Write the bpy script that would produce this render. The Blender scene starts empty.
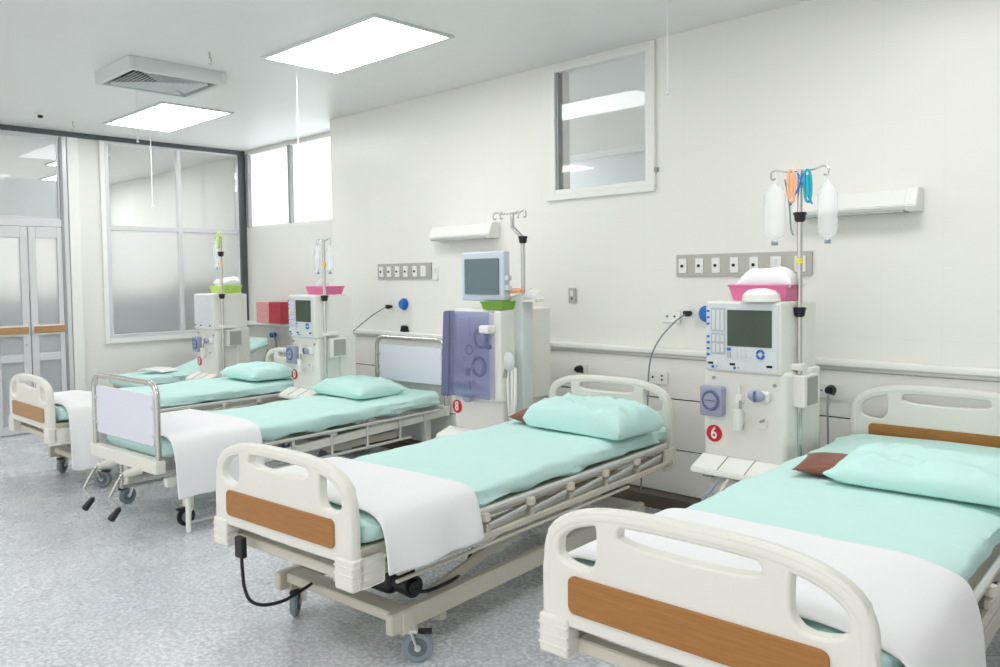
import bpy, bmesh, math, random
from mathutils import Vector, Matrix, noise
PI = math.pi
C = bpy.context.scene.collection
sc = bpy.context.scene
random.seed(4)

# ------------------------------------------------------------------ materials
def mat(name, col, rough=.5, metal=0., emit=0., spec=.5, trans=0., ior=1.45, alpha=1., bump=0., bscale=40., var=0., vscale=6., stretch=None, col2=None, coat=0.):
    m = bpy.data.materials.new(name); m.use_nodes = True
    nt = m.node_tree; b = nt.nodes['Principled BSDF']
    c4 = (*col, 1)
    b.inputs['Base Color'].default_value = c4
    b.inputs['Roughness'].default_value = rough
    b.inputs['Metallic'].default_value = metal
    b.inputs['Specular IOR Level'].default_value = spec
    b.inputs['Transmission Weight'].default_value = trans
    b.inputs['IOR'].default_value = ior
    b.inputs['Alpha'].default_value = alpha
    b.inputs['Coat Weight'].default_value = coat
    if emit:
        b.inputs['Emission Color'].default_value = c4
        b.inputs['Emission Strength'].default_value = emit
    tc = nt.nodes.new('ShaderNodeTexCoord')
    src = tc.outputs['Object']
    if stretch:
        mp = nt.nodes.new('ShaderNodeMapping'); mp.inputs['Scale'].default_value = stretch
        nt.links.new(src, mp.inputs['Vector']); src = mp.outputs['Vector']
    if var or col2:
        n = nt.nodes.new('ShaderNodeTexNoise'); n.inputs['Scale'].default_value = vscale; n.inputs['Detail'].default_value = 4
        nt.links.new(src, n.inputs['Vector'])
        mx = nt.nodes.new('ShaderNodeMix'); mx.data_type = 'RGBA'
        mx.inputs['A'].default_value = c4
        d = col2 if col2 else tuple(max(0, v * (1 - var)) for v in col)
        mx.inputs['B'].default_value = (*d, 1)
        nt.links.new(n.outputs['Fac'], mx.inputs['Factor'])
        nt.links.new(mx.outputs['Result'], b.inputs['Base Color'])
    if bump:
        n2 = nt.nodes.new('ShaderNodeTexNoise'); n2.inputs['Scale'].default_value = bscale; n2.inputs['Detail'].default_value = 3
        nt.links.new(src, n2.inputs['Vector'])
        bp = nt.nodes.new('ShaderNodeBump'); bp.inputs['Strength'].default_value = bump; bp.inputs['Distance'].default_value = .02
        nt.links.new(n2.outputs['Fac'], bp.inputs['Height']); nt.links.new(bp.outputs['Normal'], b.inputs['Normal'])
    return m

M = {}
M['cream'] = mat('cream_plastic', (.80, .79, .72), .32, var=.04)
M['beige'] = mat('beige_paint', (.64, .61, .52), .4, var=.06)
M['beige_dark'] = mat('beige_dark_paint', (.50, .47, .39), .45, var=.08)  # darker beige for lift arms, cross tube and gear tray
M['white'] = mat('white_plastic', (.84, .84, .80), .35)
M['machine'] = mat('machine_casing', (.83, .82, .765), .34, var=.03)
M['panelgrey'] = mat('control_panel', (.69, .73, .74), .35)
M['keygrey'] = mat('key_grey', (.50, .53, .55), .4)
M['keylight'] = mat('key_light', (.72, .74, .75), .4)
M['blue'] = mat('blue_plastic', (.02, .16, .55), .35)
M['green_led'] = mat('display_black', (.01, .02, .015), .2)
M['screen'] = mat('screen_dark_green', (.055, .085, .055), .25)
M['screen_blue'] = mat('screen_slate', (.15, .20, .23), .3)
M['frame_blue'] = mat('screen_bezel', (.62, .68, .76), .35)
M['lilac'] = mat('lilac_plastic', (.38, .41, .55), .3, var=.15)
M['lilac_dark'] = mat('lilac_dark_plastic', (.14, .155, .28), .3)
M['red'] = mat('red_sticker', (.62, .02, .03), .4)
M['redbox'] = mat('red_cardboard', (.55, .05, .07), .5, var=.3, vscale=40)
M['redbox_side'] = mat('red_speckled', (.62, .14, .16), .5, col2=(.80, .50, .50), vscale=55)
M['whitepaint'] = mat('white_lettering', (.9, .9, .88), .4)
M['wood'] = mat('wood_veneer', (.46, .215, .055), .35, col2=(.27, .11, .025), vscale=6, stretch=(1.5, 6, 22))
M['wood_light'] = mat('wood_veneer_light', (.52, .31, .14), .35, col2=(.36, .19, .08), vscale=6, stretch=(1.5, 6, 22))
M['mint'] = mat('mint_cotton', (.60, .85, .80), .85, bump=.40, bscale=9, var=.05, spec=.2)
M['mint_light'] = mat('mint_cotton_pillow', (.60, .86, .81), .85, bump=.45, bscale=12, var=.06, spec=.2)
M['cloth'] = mat('white_cotton', (.86, .86, .87), .9, bump=.22, bscale=8, spec=.2)
M['brown'] = mat('brown_vinyl', (.27, .10, .06), .4, var=.3, vscale=20)
M['chrome'] = mat('chrome_tube', (.62, .61, .58), .22, metal=.9)
M['steel'] = mat('brushed_steel', (.72, .72, .70), .34, metal=.85)
M['alu'] = mat('satin_aluminium', (.70, .70, .68), .38, metal=.35)
M['black'] = mat('black_plastic', (.012, .012, .014), .4)
M['rubber'] = mat('grey_rubber', (.14, .17, .19), .6)
M['wheelgrey'] = mat('grey_wheel', (.25, .31, .34), .45)
M['boardwhite'] = mat('white_board', (.74, .76, .84), .35)
M['pink'] = mat('pink_plastic', (.82, .20, .40), .4, var=.12, vscale=30)
M['lime'] = mat('lime_plastic', (.55, .80, .16), .4, var=.12, vscale=30)
M['green'] = mat('green_plastic', (.22, .46, .05), .4, var=.2, vscale=40)
M['orange'] = mat('orange_plastic', (.90, .45, .24), .4)
M['teal'] = mat('teal_plastic', (.01, .38, .48), .35)
M['bag'] = mat('clear_fluid_bag', (.95, .96, .97), .12, alpha=.36)
M['yellow'] = mat('yellow_tape', (.85, .70, .05), .5)
M['slot'] = mat('grey_slot', (.36, .36, .32), .5)
M['panelmetal'] = mat('grey_metal_strip', (.47, .46, .42), .4, metal=.3)
M['baseboard'] = mat('brown_baseboard', (.14, .115, .085), .5, var=.2, vscale=30)
M['gap'] = mat('dark_gap', (.09, .09, .09), .8)
M['darkframe'] = mat('dark_bronze_frame', (.085, .10, .10), .4)
M['midframe'] = mat('grey_frame', (.33, .34, .34), .4)
M['aluframe'] = mat('pale_aluminium', (.70, .71, .72), .3, metal=.15)
M['ceiling'] = mat('ceiling_paint', (.82, .82, .81), .42, var=.03)
M['lamp_on'] = mat('lit_diffuser', (1, 1, 1), .5, emit=8.4)
M['lamp_far'] = mat('lit_diffuser_far', (1, 1, 1), .5, emit=14.0)
M['vent'] = mat('vent_white', (.66, .70, .69), .45)
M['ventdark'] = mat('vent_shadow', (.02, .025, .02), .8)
M['wallpaint'] = mat('far_wall_paint', (.80, .79, .75), .45, var=.02)
M['cabinet_grey'] = mat('grey_cabinet', (.16, .18, .18), .5)
M['cabinet_mid'] = mat('mid_grey_panel', (.34, .36, .38), .5)
M['greywall'] = mat('grey_wall', (.56, .57, .57), .5)
M['outdoor'] = mat('bright_outdoor', (.9, .93, .95), .8, emit=4.0)
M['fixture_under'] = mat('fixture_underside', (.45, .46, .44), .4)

# tiled wall: big glossy panels with a barely visible joint
def wallmat():
    m = bpy.data.materials.new('enamel_wall_panels'); m.use_nodes = True; nt = m.node_tree; b = nt.nodes['Principled BSDF']
    tc = nt.nodes.new('ShaderNodeTexCoord'); sp = nt.nodes.new('ShaderNodeSeparateXYZ'); cb = nt.nodes.new('ShaderNodeCombineXYZ')
    nt.links.new(tc.outputs['Object'], sp.inputs[0]); nt.links.new(sp.outputs['X'], cb.inputs['X']); nt.links.new(sp.outputs['Z'], cb.inputs['Y'])
    br = nt.nodes.new('ShaderNodeTexBrick'); br.offset = 0; br.inputs['Scale'].default_value = 1
    br.inputs['Brick Width'].default_value = .275; br.inputs['Row Height'].default_value = .355; br.inputs['Mortar Size'].default_value = .0022
    br.inputs['Mortar Smooth'].default_value = .3
    br.inputs['Color1'].default_value = (.835, .825, .775, 1); br.inputs['Color2'].default_value = (.825, .818, .77, 1)
    br.inputs['Mortar'].default_value = (.805, .80, .755, 1)
    nt.links.new(cb.outputs[0], br.inputs['Vector']); nt.links.new(br.outputs['Color'], b.inputs['Base Color'])
    b.inputs['Roughness'].default_value = .3; b.inputs['Specular IOR Level'].default_value = .4
    return m
M['wall'] = wallmat()

def floormat():
    m = bpy.data.materials.new('speckled_vinyl_floor'); m.use_nodes = True; nt = m.node_tree; b = nt.nodes['Principled BSDF']
    tc = nt.nodes.new('ShaderNodeTexCoord')
    def nz(s, d=3):
        n = nt.nodes.new('ShaderNodeTexNoise'); n.inputs['Scale'].default_value = s; n.inputs['Detail'].default_value = d
        nt.links.new(tc.outputs['Object'], n.inputs['Vector']); return n
    def ramp(n, stops):
        r = nt.nodes.new('ShaderNodeValToRGB'); e = r.color_ramp.elements
        e[0].position, e[0].color = stops[0][0], (*stops[0][1], 1); e[1].position, e[1].color = stops[1][0], (*stops[1][1], 1)
        nt.links.new(n.outputs['Fac'], r.inputs['Fac']); return r
    big = ramp(nz(1.1, 4), [(.3, (.56, .59, .62)), (.7, (.68, .70, .72))])
    spk = ramp(nz(55, 4), [(.44, (.80, .80, .81)), (.60, (1.18, 1.18, 1.18))])
    mx = nt.nodes.new('ShaderNodeMix'); mx.data_type = 'RGBA'; mx.blend_type = 'MULTIPLY'; mx.inputs['Factor'].default_value = 1
    nt.links.new(big.outputs['Color'], mx.inputs['A']); nt.links.new(spk.outputs['Color'], mx.inputs['B'])
    nt.links.new(mx.outputs['Result'], b.inputs['Base Color'])
    r2 = ramp(nz(6, 5), [(.3, (.20, .20, .20)), (.75, (.36, .36, .36))]); nt.links.new(r2.outputs['Color'], b.inputs['Roughness'])
    b.inputs['Specular IOR Level'].default_value = .6
    bp = nt.nodes.new('ShaderNodeBump'); bp.inputs['Strength'].default_value = .12; bp.inputs['Distance'].default_value = .01
    nt.links.new(nz(9, 3).outputs['Fac'], bp.inputs['Height']); nt.links.new(bp.outputs['Normal'], b.inputs['Normal'])
    return m
M['floor'] = floormat()

def glassmat(name, rough, col=(1, 1, 1), mixw=.0, diff=(.8, .8, .8)):
    m = bpy.data.materials.new(name); m.use_nodes = True; nt = m.node_tree; nt.nodes.clear()
    out = nt.nodes.new('ShaderNodeOutputMaterial')
    if rough == 0:
        t = nt.nodes.new('ShaderNodeBsdfTransparent'); t.inputs['Color'].default_value = (*col, 1)
    else:
        t = nt.nodes.new('ShaderNodeBsdfRefraction'); t.inputs['Color'].default_value = (*col, 1); t.inputs['Roughness'].default_value = rough; t.inputs['IOR'].default_value = 1.22
    g = nt.nodes.new('ShaderNodeBsdfGlossy'); g.inputs['Roughness'].default_value = .03 if rough == 0 else .35
    fr = nt.nodes.new('ShaderNodeFresnel'); fr.inputs['IOR'].default_value = 1.35
    mx = nt.nodes.new('ShaderNodeMixShader'); nt.links.new(fr.outputs[0], mx.inputs[0]); nt.links.new(t.outputs[0], mx.inputs[1]); nt.links.new(g.outputs[0], mx.inputs[2])
    last = mx
    if mixw:
        d = nt.nodes.new('ShaderNodeBsdfTranslucent'); d.inputs['Color'].default_value = (*diff, 1)
        d2 = nt.nodes.new('ShaderNodeBsdfDiffuse'); d2.inputs['Color'].default_value = (*diff, 1)
        a = nt.nodes.new('ShaderNodeMixShader'); nt.links.new(d.outputs[0], a.inputs[1]); nt.links.new(d2.outputs[0], a.inputs[2])
        mm = nt.nodes.new('ShaderNodeMixShader'); mm.inputs[0].default_value = mixw
        nt.links.new(mx.outputs[0], mm.inputs[1]); nt.links.new(a.outputs[0], mm.inputs[2]); last = mm
    nt.links.new(last.outputs[0], out.inputs['Surface'])
    return m
M['glass'] = glassmat('clear_glass', 0, (.96, .98, .98))
M['frost'] = glassmat('frosted_glass', .5, (.97, .98, .98), .28, (.95, .96, .97))
M['film'] = glassmat('white_window_film', .45, (.96, .97, .98), .75, (.97, .97, .97))
M['lilac_clear'] = glassmat('clear_lilac_cover', 0, (.86, .87, .97), .22, (.50, .52, .76))

# ------------------------------------------------------------------ mesh helpers
def link_mesh(name, me, m, parent=None, sharp=35):
    me.materials.clear(); me.materials.append(m)
    for p in me.polygons: p.use_smooth = True
    try: me.set_sharp_from_angle(angle=math.radians(sharp))
    except Exception: pass
    o = bpy.data.objects.new(name, me); C.objects.link(o)
    if parent: o.parent = parent
    return o

class MB:
    def __init__(s): s.bm = bmesh.new()
    def merge(s, b2):
        me = bpy.data.meshes.new('t'); b2.to_mesh(me); b2.free(); s.bm.from_mesh(me); bpy.data.meshes.remove(me); return s
    def mesh(s, me, mtx=None):
        if mtx: me.transform(mtx)
        s.bm.from_mesh(me); bpy.data.meshes.remove(me); return s
    def box(s, x0, x1, y0, y1, z0, z1, bev=0., seg=2, rot=None, piv=None):
        b = bmesh.new(); bmesh.ops.create_cube(b, size=1)
        for v in b.verts: v.co = Vector(((x0 + x1) / 2 + v.co.x * (x1 - x0), (y0 + y1) / 2 + v.co.y * (y1 - y0), (z0 + z1) / 2 + v.co.z * (z1 - z0)))
        if bev: bmesh.ops.bevel(b, geom=list(b.edges), offset=bev, segments=seg, affect='EDGES', profile=.5)
        if rot is not None:
            pv = Vector(piv if piv else ((x0 + x1) / 2, (y0 + y1) / 2, (z0 + z1) / 2))
            b.transform(Matrix.Translation(pv) @ rot @ Matrix.Translation(-pv))
        return s.merge(b)
    def beam(s, p0, p1, w, h, bev=.004, up=(0, 0, 1)):
        p0, p1 = Vector(p0), Vector(p1); d = p1 - p0; L = d.length; y = d.normalized(); x = y.cross(Vector(up)).normalized(); z = x.cross(y)
        b = bmesh.new(); bmesh.ops.create_cube(b, size=1)
        for v in b.verts: v.co = Vector((v.co.x * w, v.co.y * L, v.co.z * h))
        if bev: bmesh.ops.bevel(b, geom=list(b.edges), offset=bev, segments=1, affect='EDGES')
        R = Matrix((x, y, z)).transposed().to_4x4(); b.transform(Matrix.Translation((p0 + p1) / 2) @ R)
        return s.merge(b)
    def cyl(s, p0, p1, r, r2=None, seg=20, bev=0.):
        p0, p1 = Vector(p0), Vector(p1); d = p1 - p0
        b = bmesh.new(); bmesh.ops.create_cone(b, cap_ends=True, segments=seg, radius1=r, radius2=r if r2 is None else r2, depth=d.length)
        if bev:
            e = [e for e in b.edges if len(e.link_faces) == 2 and any(len(f.verts) > 4 for f in e.link_faces)]
            bmesh.ops.bevel(b, geom=e, offset=bev, segments=2, affect='EDGES')
        q = Vector((0, 0, 1)).rotation_difference(d.normalized())
        b.transform(Matrix.Translation((p0 + p1) / 2) @ q.to_matrix().to_4x4())
        return s.merge(b)
    def ball(s, c, r, sc_=(1, 1, 1)):
        b = bmesh.new(); bmesh.ops.create_uvsphere(b, u_segments=18, v_segments=12, radius=r)
        b.transform(Matrix.Translation(c) @ Matrix.Diagonal((*sc_, 1))); return s.merge(b)
    def tube(s, pts, r, seg=12, smooth=0, closed=False):
        pts = [Vector(p) for p in pts]
        if smooth:
            out = []; n = len(pts)
            for i in range(n if closed else n - 1):
                g = lambda k: pts[k % n] if closed else pts[max(0, min(n - 1, k))]
                a, b_, c_, d = g(i - 1), g(i), g(i + 1), g(i + 2)
                for j in range(smooth):
                    t = j / smooth
                    out.append(.5 * ((2 * b_) + (c_ - a) * t + (2 * a - 5 * b_ + 4 * c_ - d) * t * t + (3 * b_ - a - 3 * c_ + d) * t ** 3))
            if not closed: out.append(pts[-1])
            pts = out
        n = len(pts); rings = []; bm = s.bm
        T = []
        for i in range(n):
            a = pts[(i - 1) % n] if (closed or i > 0) else pts[0]; b_ = pts[(i + 1) % n] if (closed or i < n - 1) else pts[-1]
            T.append((b_ - a).normalized())
        N = T[0].cross(Vector((0.123, .31, .9))).normalized()
        for i in range(n):
            if i: N = (N - T[i] * N.dot(T[i])).normalized()
            B = T[i].cross(N)
            rr = r if not callable(r) else r(i / (n - 1))
            rings.append([bm.verts.new(pts[i] + (N * math.cos(2 * PI * k / seg) + B * math.sin(2 * PI * k / seg)) * rr) for k in range(seg)])
        for i in range(n if closed else n - 1):
            A, Bq = rings[i], rings[(i + 1) % n]
            for k in range(seg): bm.faces.new((A[k], A[(k + 1) % seg], Bq[(k + 1) % seg], Bq[k]))
        if not closed: bm.faces.new(rings[0][::-1]); bm.faces.new(rings[-1])
        return s
    def lathe(s, prof, c=(0, 0, 0), axis='Z', seg=28):
        b = bmesh.new(); rings = []
        for r, z in prof: rings.append([b.verts.new((r * math.cos(2 * PI * k / seg), r * math.sin(2 * PI * k / seg), z)) for k in range(seg)])
        for A, B in zip(rings, rings[1:]):
            for k in range(seg): b.faces.new((A[k], A[(k + 1) % seg], B[(k + 1) % seg], B[k]))
        b.faces.new(rings[0][::-1]); b.faces.new(rings[-1])
        R = {'Z': Matrix(), 'Y': Matrix.Rotation(PI / 2, 4, 'X'), 'X': Matrix.Rotation(PI / 2, 4, 'Y')}[axis]
        b.transform(Matrix.Translation(c) @ R); return s.merge(b)
    def prism(s, poly, a0, a1, axis='X', bev=0.):
        # poly: points in the two other axes, extruded along axis
        b = bmesh.new()
        f = {'X': lambda p, a: (a, p[0], p[1]), 'Y': lambda p, a: (p[0], a, p[1]), 'Z': lambda p, a: (p[0], p[1], a)}[axis]
        A = [b.verts.new(f(p, a0)) for p in poly]; B = [b.verts.new(f(p, a1)) for p in poly]; n = len(poly)
        b.faces.new(A[::-1]); b.faces.new(B)
        for k in range(n): b.faces.new((A[k], A[(k + 1) % n], B[(k + 1) % n], B[k]))
        bmesh.ops.recalc_face_normals(b, faces=b.faces)
        if bev: bmesh.ops.bevel(b, geom=list(b.edges), offset=bev, segments=2, affect='EDGES')
        return s.merge(b)
    def build(s, name, m, parent=None, sharp=35, fix=True):
        if fix: bmesh.ops.recalc_face_normals(s.bm, faces=s.bm.faces)
        me = bpy.data.meshes.new(name); s.bm.to_mesh(me); s.bm.free(); o = link_mesh(name, me, m, parent, sharp)
        if sharp <= 50:
            wn = o.modifiers.new('wn', 'WEIGHTED_NORMAL'); wn.keep_sharp = True
        return o

def plate_mesh(outlines, th, bev):
    """outlines: first the outer loop then holes, in (x,z); returns a mesh standing in the xz plane centred on y=0"""
    cu = bpy.data.curves.new('c', 'CURVE'); cu.dimensions = '2D'; cu.fill_mode = 'BOTH'
    cu.extrude = max(th / 2 - bev, .0005); cu.bevel_depth = bev; cu.bevel_resolution = 2; cu.offset = -bev
    for o in outlines:
        sp = cu.splines.new('POLY'); sp.points.add(len(o) - 1); sp.use_cyclic_u = True
        for i, p in enumerate(o): sp.points[i].co = (p[0], p[1], 0, 1)
    ob = bpy.data.objects.new('c', cu); C.objects.link(ob)
    dg = bpy.context.evaluated_depsgraph_get(); me = bpy.data.meshes.new_from_object(ob.evaluated_get(dg))
    bpy.data.objects.remove(ob); bpy.data.curves.remove(cu)
    me.transform(Matrix.Rotation(PI / 2, 4, 'X')); return me
def text_mesh(txt, size, th=.001):
    cu = bpy.data.curves.new('t', 'FONT'); cu.body = txt; cu.size = size; cu.align_x = 'CENTER'; cu.align_y = 'CENTER'; cu.extrude = th; cu.offset = size * .018
    ob = bpy.data.objects.new('t', cu); C.objects.link(ob)
    dg = bpy.context.evaluated_depsgraph_get(); me = bpy.data.meshes.new_from_object(ob.evaluated_get(dg))
    bpy.data.objects.remove(ob); bpy.data.curves.remove(cu); me.transform(Matrix.Rotation(PI / 2, 4, 'X')); return me
def rrect(x0, x1, z0, z1, r, n=6):
    out = []
    for cx, cz, a in ((x1 - r, z1 - r, 0), (x0 + r, z1 - r, 90), (x0 + r, z0 + r, 180), (x1 - r, z0 + r, 270)):
        for k in range(n + 1):
            t = math.radians(a + 90 * k / n); out.append((cx + r * math.cos(t), cz + r * math.sin(t)))
    return out

def empty(name, label, cat, loc=(0, 0, 0), rz=0, group=None):
    o = bpy.data.objects.new(name, None); C.objects.link(o); o.location = loc; o.rotation_euler = (0, 0, rz); o.empty_display_size = .1
    return tag(o, label, cat, group)
def tag(o, label, cat, group=None):
    o['label'] = label; o['category'] = cat
    if group: o['group'] = group
    return o
def struct(o):
    o['kind'] = 'structure'; return o
def place(o, loc, rz=0):
    o.location = loc; o.rotation_euler = (0, 0, rz); return o

# ------------------------------------------------------------------ room
XW, YW, YR, CZ = -8.2, 4.15, 4.47, 2.80
XJ = -6.05
struct(MB().box(-13, 3.5, -3.5, 8.2, -.12, 0).build('floor', M['floor']))
struct(MB().box(-13, 3.5, -3.5, 8.2, CZ, CZ + .12).build('ceiling', M['ceiling']))
def wall_with_holes(name, axis, a0, a1, b0, b1, holes, m):
    """slab between b0..b1 across its thickness, spanning a0..a1 along axis, with rectangular openings (a,a,z,z)"""
    mb = MB(); ed = sorted({a0, a1, *[h[0] for h in holes], *[h[1] for h in holes]})
    def bx(p, q, z0, z1):
        if axis == 'X': mb.box(p, q, b0, b1, z0, z1)
        else: mb.box(b0, b1, p, q, z0, z1)
    for p, q in zip(ed, ed[1:]):
        hs = sorted([h for h in holes if h[0] <= p + 1e-6 and h[1] >= q - 1e-6], key=lambda h: h[2]); z = 0
        for h in hs:
            if h[2] > z + 1e-4: bx(p, q, z, h[2])
            z = h[3]
        if z < CZ - 1e-4: bx(p, q, z, CZ)
    return struct(mb.build(name, m, sharp=20))
wall_with_holes('wall_back', 'X', XJ, 3.5, YW, YW + .19, [(-3.48, -2.70, 1.93, 2.775)], M['wall'])
wall_with_holes('wall_back_recess', 'X', XW, XJ, YR, YR + .12, [(-8.13, -6.10, 1.935, 2.79)], M['wallpaint'])
wall_with_holes('wall_left', 'Y', -3.5, YR, XW - .14, XW, [(.90, 2.66, 0, CZ - .03), (3.0, 4.43, .83, CZ - .03)], M['wallpaint'])
struct(MB().box(3.38, 3.5, -3.5, YW, 0, CZ).build('wall_right', M['wallpaint']))
# next room behind the glazing, and the one behind the high window
struct(MB().box(-12.9, -12.75, -3.5, 4.7, 0, CZ).build('wall_next_room', M['wallpaint']))
struct(MB().box(-12.75, XW - .14, 4.60, 4.72, 0, CZ).build('wall_next_room_side', M['wallpaint']))
struct(MB().box(-6.0, -.5, 7.0, 7.12, 0, CZ).build('wall_behind_window', M['wallpaint']))
struct(MB().box(-6.0, -.5, 5.65, 5.95, 2.47, CZ).build('trim_1', M['white']))
struct(MB().box(-6.0, -.5, 6.9, 6.99, 0, 2.62).build('trim_2', M['greywall']))

def struct_window(n, axis, a0, a1, z0, z1, pos, depth, fw, bars, hbars, frame_m, panes):
    """frame ring + mullions, panes as children. panes: list of (a0,a1,z0,z1,material)"""
    mb = MB()
    def bx(p, q, zz0, zz1, d=1.):
        dd = depth * d
        if axis == 'X': mb.box(p, q, pos - dd / 2, pos + dd / 2, zz0, zz1, .003, 1)
        else: mb.box(pos - dd / 2, pos + dd / 2, p, q, zz0, zz1, .003, 1)
    bx(a0, a0 + fw, z0, z1); bx(a1 - fw, a1, z0, z1); bx(a0 + fw, a1 - fw, z0, z0 + fw); bx(a0 + fw, a1 - fw, z1 - fw, z1)
    for b, w in bars: bx(b - w / 2, b + w / 2, z0 + fw, z1 - fw, .8)
    for h, w in hbars: bx(a0 + fw, a1 - fw, h - w / 2, h + w / 2, .7)
    o = struct(mb.build('window_%d' % n, frame_m))
    for (p, q, zz0, zz1, m) in panes:
        g = MB()
        if axis == 'X': g.box(p, q, pos - .003, pos + .003, zz0, zz1)
        else: g.box(pos - .003, pos + .003, p, q, zz0, zz1)
        g.build('pane', m, o)
    return o
# big inner glazing in the left wall
struct_window(1, 'Y', 3.0, 4.43, .83, 2.77, XW - .01, .07, .038, [(3.74, .04)], [(1.915, .045)], M['aluframe'],
    [(3.045, 3.715, 1.94, 2.725, M['glass']), (3.765, 4.385, 1.94, 2.725, M['glass']), (3.045, 3.715, .875, 1.89, M['frost']), (3.765, 4.385, .875, 1.89, M['frost'])])
# high windows of the recess
w = struct_window(2, 'X', -8.13, -6.10, 1.935, 2.79, YR + .03, .06, .035, [], [], M['white'],
    [(-8.09, -7.275, 1.97, 2.755, M['frost']), (-7.225, -6.14, 1.97, 2.755, M['frost'])])
for k, x in ((18, -7.25), (19, -8.10)): struct(MB().box(x - .022, x + .022, YR - .012, YR + .05, 1.965, 2.76, .003).build('trim_%d' % k, M['midframe']))
# high window in the long wall
struct_window(3, 'X', -3.48, -2.70, 1.93, 2.775, YW + .02, .07, .035, [], [], M['white'], [(-3.445, -2.735, 1.965, 2.74, M['glass'])])
struct(MB().box(-3.52, -2.665, YW - .025, YW + .0, 1.895, 1.93, .004).build('trim_3', M['white']))
struct(MB().box(-2.70, -2.665, YW - .02, YW, 1.93, 2.79, .004).build('trim_4', M['white']))
struct(MB().box(-3.455, -3.425, YW + .0, YW + .05, 1.96, 2.75, .003).build('trim_5', M['midframe']))
# glowing sheet in place of daylight outside the high recess windows
struct(MB().box(-8.3, -5.95, 5.3, 5.34, .5, CZ).build('daylight_sheet', M['outdoor']))
# dark head channel and corner post
struct(MB().box(XW, XW + .045, -3.4, YR, CZ - .045, CZ, .004).build('trim_6', M['darkframe']))
struct(MB().box(XW, XW + .06, YR - .075, YR - .005, .90, CZ - .04, .004).build('trim_7', M['darkframe']))
struct(MB().box(XJ - .0, XJ + .004, YW - .001, YR, 0, CZ).build('trim_8', M['wall']))

# double door with transom
def door_leaf(n, y0, y1):
    x = XW - .01; d = .05
    mb = MB(); z1 = 1.90; st = .060
    mb.box(x - d / 2, x + d / 2, y0, y0 + st, .01, z1, .004).box(x - d / 2, x + d / 2, y1 - st, y1, .01, z1, .004)
    for a, b in ((.01, .09), (.665, .735), (.90, .915), (1.80, z1)): mb.box(x - d / 2, x + d / 2, y0 + st, y1 - st, a, b, .004)
    o = struct(mb.build('door_%d' % n, M['aluframe']))
    MB().box(x - .004, x + .004, y0 + st, y1 - st, .09, .665).build('pane', M['frost'], o)
    MB().box(x - .004, x + .004, y0 + st, y1 - st, .735, 1.80).build('pane', M['frost'], o)
    MB().box(x + .025, x + .055, y0 + .02, y1 - .02, .925, .985, .004).build('push_bar', M['wood_light'], o)
    MB().box(x + .020, x + .026, y0 + .02, y1 - .02, .905, 1.0).build('bar_plate', M['white'], o)
    return o
d2 = door_leaf(1, 2.315, 2.615); d1 = door_leaf(2, 2.00, 2.305); door_leaf(3, 1.40, 1.99)
MB().cyl((XW + .01, 2.275, .82), (XW + .04, 2.275, .82), .014).build('lock', M['steel'], d1)
fr = MB(); xx = XW - .01
fr.box(xx - .05, xx + .03, 2.62, 2.66, 0, CZ - .03, .004).box(xx - .05, xx + .03, .9, 2.62, 1.905, 1.975, .004).box(xx - .05, xx + .03, .9, .94, 0, 1.905, .004).box(xx - .05, xx + .03, .9, 2.62, CZ - .07, CZ - .03, .004)
struct(fr.build('trim_9', M['aluframe']))
struct(MB().box(xx - .03, xx + .034, 2.596, 2.618, 0, CZ - .05, .003).build('trim_10', M['midframe']))
t = struct_window(4, 'Y', .94, 2.60, 1.975, CZ - .07, xx, .03, .02, [], [], M['aluframe'], [(.96, 2.58, 1.99, 2.71, M['glass'])])
MB().box(xx - .012, xx - .005, .96, 2.58, 1.99, 2.34).build('pane_film', M['film'], t)
# white pilaster edges between door and glazing
struct(MB().box(XW, XW + .03, 2.665, 2.76, 0, CZ - .045, .004).build('trim_11', M['white']))
struct(MB().box(XW, XW + .03, 2.955, 3.0, .78, CZ - .045, .004).build('trim_12', M['white']))
struct(MB().box(XW, XW + .03, 3.0, 4.39, .78, .83, .004).build('trim_13', M['white']))

# service rail and lower cladding of the long wall
struct(MB().box(XJ + .005, 3.38, YW - .05, YW, .915, .955, .012, 3).build('trim_14', M['white']))
struct(MB().box(XJ + .005, 3.38, YW - .022, YW, .895, .915, .004).build('trim_15', M['alu']))
struct(MB().box(XW + .06, XJ, YR - .10, YR, .90, .94, .012, 3).build('trim_16', M['white']))
edges = [XJ + .01, -3.52, -1.67, 1.0, 3.37]
for i, (a, b) in enumerate(zip(edges, edges[1:])):
    mb = MB()
    for z0, z1 in ((.655, .893), (.352, .647), (.085, .344)): mb.box(a + .003, b - .003, YW - .02, YW - .002, z0, z1, .002, 1)
    struct(mb.build('trim_%d' % (20 + i), M['white']))
struct(MB().box(XJ + .01, 3.38, YW - .004, YW + .001, .08, .90).build('trim_17', M['gap']))
struct(MB().box(XJ + .01, 3.38, YW - .12, YW - .0, 0, .08, .004).build('baseboard_back', M['baseboard']))
struct(MB().box(XW, XW + .015, 2.76, YR, 0, .08, .003).build('baseboard_left', M['wallpaint']))

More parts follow.
